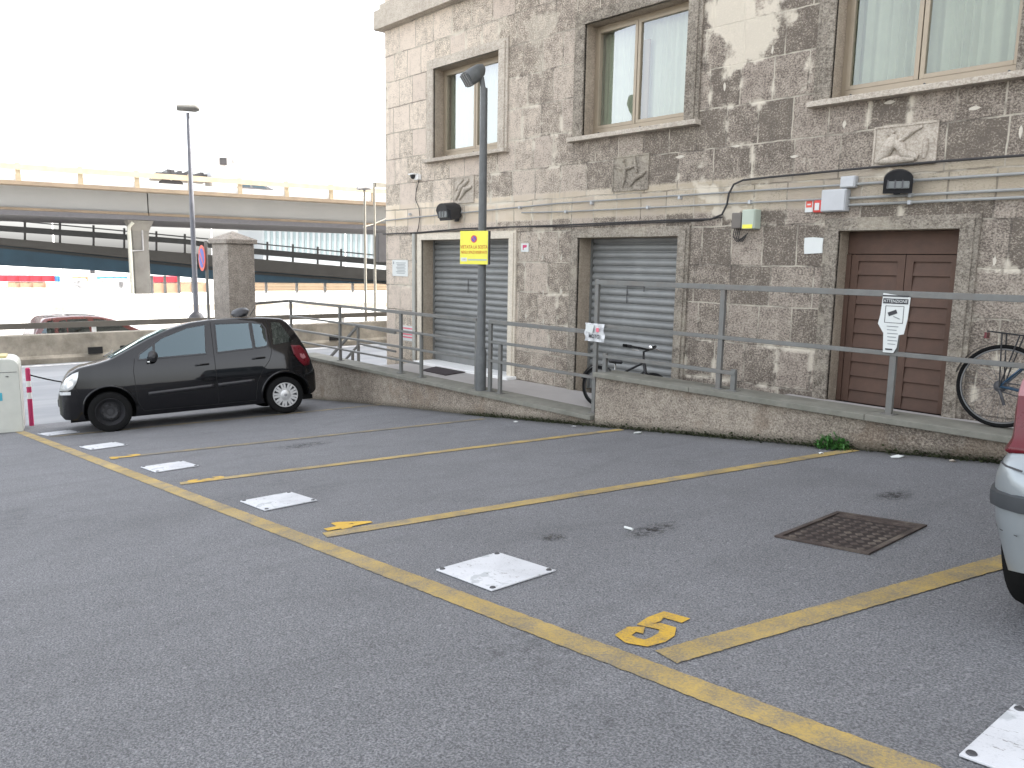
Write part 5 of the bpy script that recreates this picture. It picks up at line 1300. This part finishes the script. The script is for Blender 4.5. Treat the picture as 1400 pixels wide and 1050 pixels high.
ribbon(cols, dT, dB, -.3, 6, 'deck_edge', 'ramp_grey', o, 60); ribbon(cols, dB, bB, .5, .7, 'blue_girder', 'blue_steel', o, 60); ribbon(cols, tT, tB, 0, .1, 'guard_rail', 'ramp_dark', o, 60)
ribbon(cols, [a-.8 for a in thin], [a+.8 for a in thin], 0, .06, 'hand_rail', 'ramp_dark', o, 60)
ribbon(cols, [a+1 for a in dB], [a+4.5 for a in dB], .2, .52, 'girder_flange', 'ramp_dark', o, 60)
for px_ in (-60, -15, 34, 82, 128, 170, 214, 253, 320, 366, 401, 435, 467, 500, 530):
    a, b_ = atD(px_, itp(list(zip(cols, thin)), px_)-4, 60), atD(px_, itp(list(zip(cols, dT)), px_), 60)
    keep(MB().bar(a+NV*.12, b_+NV*.12, .12).build('rail_post', 'far_dark'), o)
for px_ in (-100, 192, 314):
    b_ = atD(px_, 372, 63); keep(MB().bar(b_+Vector((0,0,.5)), (b_.x, b_.y, GR), .7).build('pier', 'concrete'), o)
# vehicles on the tall viaduct
zd = 3.862
ux = lambda px_, D_=54: U(px_, D_)
o = thing('flatbed_lorry', 'white flatbed lorry with dark load crossing the tall viaduct', 'lorry', tuple(UV*ux(222)+NV*54+Vector((0,0,zd))))
keep(ubox(MB(), ux(216), ux(290), 53.9, 56.2, zd+.95, zd+1.2).build('load_bed', 'far_dark', bevel=.03), o)
mb = MB(); n = 14
for i in range(n):
    a = ux(219)+(ux(288)-ux(219))*i/n; hh = .26+.1*math.sin(i*2.3)+.05*math.sin(i*5)
    if i < 2: hh *= .5
    ubox(mb, a, a+(ux(288)-ux(219))/n+.02, 54.1+.01*(i % 2), 56.0, zd+1.2, zd+1.2+hh)
keep(mb.build('tarpaulin_load', 'far_dark', smooth=True), o)
ct = atD(318, 213, 54).z
keep(ubox(MB(), ux(293), ux(332), 53.95, 56.2, zd+.6, ct).build('cab', 'far_white', bevel=.15), o)
keep(ubox(MB(), ux(305), ux(314.5), 53.91, 53.94, atD(310,226,54).z, atD(310,216,54).z).build('cab_window', 'far_dark'), o)
keep(ubox(MB(), ux(322), ux(331), 53.91, 53.94, atD(326,223,54).z, atD(326,218,54).z).build('cab_window', 'far_grey'), o)
for q in (ux(232), ux(246), ux(312)):
    c_ = UV*q+NV*54.2+Vector((0,0,zd+.48)); w_ = MB(); w_.tube([c_-NV*.15, c_+NV*.15], .48, 16); keep(w_.build('wheel', 'far_dark'), o)
c_ = thing('viaduct_car', 'small dark car roof just showing over the cream guard rail right of the lorry', 'car'); build_small_car(c_, 'far_dark', full=False)
for x in (0, 2.5):
    for sg in (1, -1): wheel(c_, x, sg*.745, .29, sg, 'steel')
p = atD(345, 260, 58); c_.matrix_world = Matrix.Translation((p.x, p.y, zd)) @ Matrix.Rotation(R_(81), 4, 'Z') @ Matrix.Translation((-1.3, 0, 0))
# far guard rail and white fences
def railing_far(name, lab, cat, u0, u1, D, zt_, hh, st, m_, mp_, group=None, pw=.1, zb_=GR):
    o = thing(name, lab, cat, tuple((UV*u0+NV*D).to_3d().xy)+(zb_,)); o.location = (o.location.x, o.location.y, zb_)
    keep(ubox(MB(), u0, u1, D, D+.08, zt_-hh, zt_).build('rail', m_), o); k = 0; u = u0
    while u < u1 and k < 100: keep(ubox(MB(), u-pw/2, u+pw/2, D+.09, D+.2, zb_, zt_).build('post', mp_), o); u += st; k += 1
    return o
railing_far('guard_rail', 'pale yellow guard rail along the far carriageway behind the white ground', 'guard rail', -10, 40, 34, -1.86, .24, 4, 'pale_trim', 'white_paint')
o = railing_far('picket_fence', 'white picket fence in front of the brown hoarding', 'fence', U(-20, 46), U(545, 46), 46, -1.93, .08, .36, 'far_white', 'far_white', pw=.05)
keep(ubox(MB(), U(-20,46), U(545,46), 46, 46.08, -2.9, -2.8).build('rail', 'far_white'), o)
o = thing('white_wall', 'low white sunlit wall behind the picket fence', 'wall', (-60, 12, GR)); keep(ubox(MB(), U(-30,47.2), U(560,47.2), 47.2, 47.4, GR, -2.02).build('wall', 'far_white', bevel=.02), o)
o = thing('hoarding', 'long brown boarded hoarding under the blue viaduct', 'hoarding', (-62, 30, GR))
keep(ubox(MB(), U(338,82), U(560,82), 82, 82.2, GR, atD(400,384,82).z).build('boards', 'far_tan'), o)
for i in range(5): keep(ubox(MB(), U(338,82), U(560,82), 81.95, 81.99, -3+.32*i, -2.93+.32*i).build('board_batten', 'container_tan'), o)
o = thing('mesh_fence', 'tall fence of thin white posts in front of the containers and hoarding', 'fence', (-60, 18, GR))
for px_ in (206, 224, 243, 262, 363, 405, 444, 482): keep(ubox(MB(), U(px_,62)-.09, U(px_,62)+.09, 62, 62.15, GR, atD(px_,377 if px_ < 300 else 386,62).z).build('post', 'far_white'), o)
keep(ubox(MB(), U(204,62), U(275,62), 62, 62.1, atD(240,386,62).z-.06, atD(240,386,62).z).build('rail', 'far_white'), o)
def container(x0_, x1_, yt, yb_, D, m_, lab, dp=2.4):
    z1 = atD((x0_+x1_)/2, yt, D).z; z0 = atD((x0_+x1_)/2, yb_, D).z; u0, u1 = U(x0_, D), U(x1_, D)
    p = UV*((u0+u1)/2)+NV*D; o = thing('container', lab, 'container', (p.x, p.y, z0), 0, 'shipping containers beyond the viaducts')
    keep(ubox(MB(), u0, u1, D, D+dp, z0, z1).build('box', m_), o); n = max(2, min(14, int((u1-u0)/.9)))
    for i in range(n+1): u = u0+(u1-u0)*i/n; keep(ubox(MB(), u-.06, u+.06, D-.07, D-.002, z0+.02, z1-.02).build('rib', m_), o)
    return o
container(-60, 72, 376.5, 385, 92, 'container_red', 'long red container on the stack at the left edge of the photo')
container(72.5, 79.5, 377.5, 385.5, 92, 'container_blue', 'short dark blue container end right of the long red one')
container(8, 60, 386.2, 399, 92, 'container_tan', 'weathered reddish grey container under the long red one')
container(206, 243, 378, 386, 78, 'container_red', 'red container right of the viaduct pier')
container(206, 243, 386.3, 402, 78, 'container_tan', 'tan container under the red one right of the viaduct pier')
container(246, 282, 386, 402, 80, 'container_tan', 'brown container left of the square stone pillar')
container(98, 118, 378, 385, 110, 'container_tan', 'pale tan container behind the white lorries')
container(132, 155, 378, 385, 112, 'container_blue', 'blue container behind the white lorries')
container(157, 172, 378, 386, 105, 'container_blue', 'bright blue container just left of the viaduct pier')
def lorry(x0_, x1_, yt, D, lab):
    u0, u1 = U(x0_, D), U(x1_, D); z1 = atD((x0_+x1_)/2, yt, D).z; z0 = GR; p = UV*((u0+u1)/2)+NV*D
    o = thing('lorry', lab, 'lorry', (p.x, p.y, z0)); L = u1-u0; cb = min(2.0, L*.3)
    keep(ubox(MB(), u0+cb+.2, u1, D, D+2.4, z0+.95, z1).build('cargo_box', 'far_white', bevel=.03), o)
    keep(ubox(MB(), u0, u0+cb, D+.1, D+2.3, z0+.5, z1-.35).build('cab', 'far_white', bevel=.12), o)
    keep(ubox(MB(), u0+.3, u0+cb-.4, D+.08, D+.098, z0+1.5, z0+2.1).build('cab_window', 'far_dark'), o)
    keep(ubox(MB(), u0+cb, u1, D+.2, D+2.2, z0+.7, z0+.94).build('chassis', 'far_grey'), o)
    for q in (u0+.9, u0+L*.72, u0+L*.84):
        c_ = UV*q+NV*(D+.15)+Vector((0,0,z0+.48)); w_ = MB(); w_.tube([c_-NV*.14, c_+NV*.14], .48, 16); keep(w_.build('wheel', 'far_grey'), o)
lorry(80, 116, 384, 88, 'white lorry at the far left with a round grey mark on its side'); lorry(117, 176, 385, 88, 'long white lorry left of the viaduct pier')
# pale distant building
D = 240; u0, u1 = U(360, D), U(600, D); zt_ = atD(450, 312, D).z
p = UV*u0+NV*D
o = thing('distant_building', 'huge pale office building with vertical window strips seen under the viaduct', 'building', (p.x, p.y, GR))
keep(ubox(MB(), u0, u1, D, D+30, GR, zt_).build('wall', 'pale_facade'), o)
n = 34
for i in range(n):
    u = u0+(u1-u0)*(i+.3)/n; keep(ubox(MB(), u, u+(u1-u0)/n*.45, D-.15, D-.01, zt_-8.6, zt_-1).build('window_strip', 'pale_glass'), o)
keep(ubox(MB(), u0-1, u1+1, D-1, D+31, zt_, zt_+.5).build('roof', 'far_white'), o)
for k, (px_, yy, lab) in enumerate(((62, 171, 'faint distant mast lamp high in the sky, leftmost'), (284, 191, 'faint distant mast lamp just right of the tall street lamp'), (470, 207, 'faint distant mast lamp left of the building corner'))):
    D = 130; p = atD(px_, yy, D); o = thing('mast_lamp', lab, 'lamp mast', (p.x, p.y, GR), R_(81))
    MB().lathe([(.13,0),(.06,p.z-GR)], n=8).build('mast', 'far_white', o); MB().box(-.9, .9, -.25, .25, p.z-GR, p.z-GR+.28).build('lamp_crown', 'far_grey', o, bevel=.08)

# ------------------------------------------------------------------ light
SUN_EL, az = R_(42), Vector((.35, .94)).normalized()
w = bpy.data.worlds.new('World'); sc.world = w; w.use_nodes = True; t = w.node_tree; t.nodes.clear()
o_ = t.nodes.new('ShaderNodeOutputWorld'); bg = t.nodes.new('ShaderNodeBackground'); sky = t.nodes.new('ShaderNodeTexSky')
sky.sky_type = 'NISHITA'; sky.sun_disc = False; sky.sun_elevation = SUN_EL; sky.sun_rotation = math.atan2(az.x, az.y); sky.dust_density = 4.; sky.air_density = 1.; sky.ozone_density = 1.
hs = t.nodes.new('ShaderNodeHueSaturation'); hs.inputs['Saturation'].default_value = .24; hs.inputs['Value'].default_value = 1.
t.links.new(sky.outputs[0], hs.inputs['Color']); t.links.new(hs.outputs[0], bg.inputs[0]); bg.inputs[1].default_value = .14; t.links.new(bg.outputs[0], o_.inputs[0])
sl = bpy.data.lights.new('sun', 'SUN'); sl.energy = 4; sl.angle = R_(.5); sl.color = (1, .95, .88)
so = bpy.data.objects.new('sun', sl); C.objects.link(so); d = Vector((az.x*math.cos(SUN_EL), az.y*math.cos(SUN_EL), math.sin(SUN_EL)))
so.rotation_euler = (-d).to_track_quat('-Z', 'Y').to_euler(); so.location = (0, 0, 40)
sc.render.engine = 'CYCLES'
sc.view_settings.view_transform = 'Standard'; sc.view_settings.look = 'None'; sc.view_settings.exposure = 2.6; sc.view_settings.gamma = 1
sc.cycles.max_bounces = 6
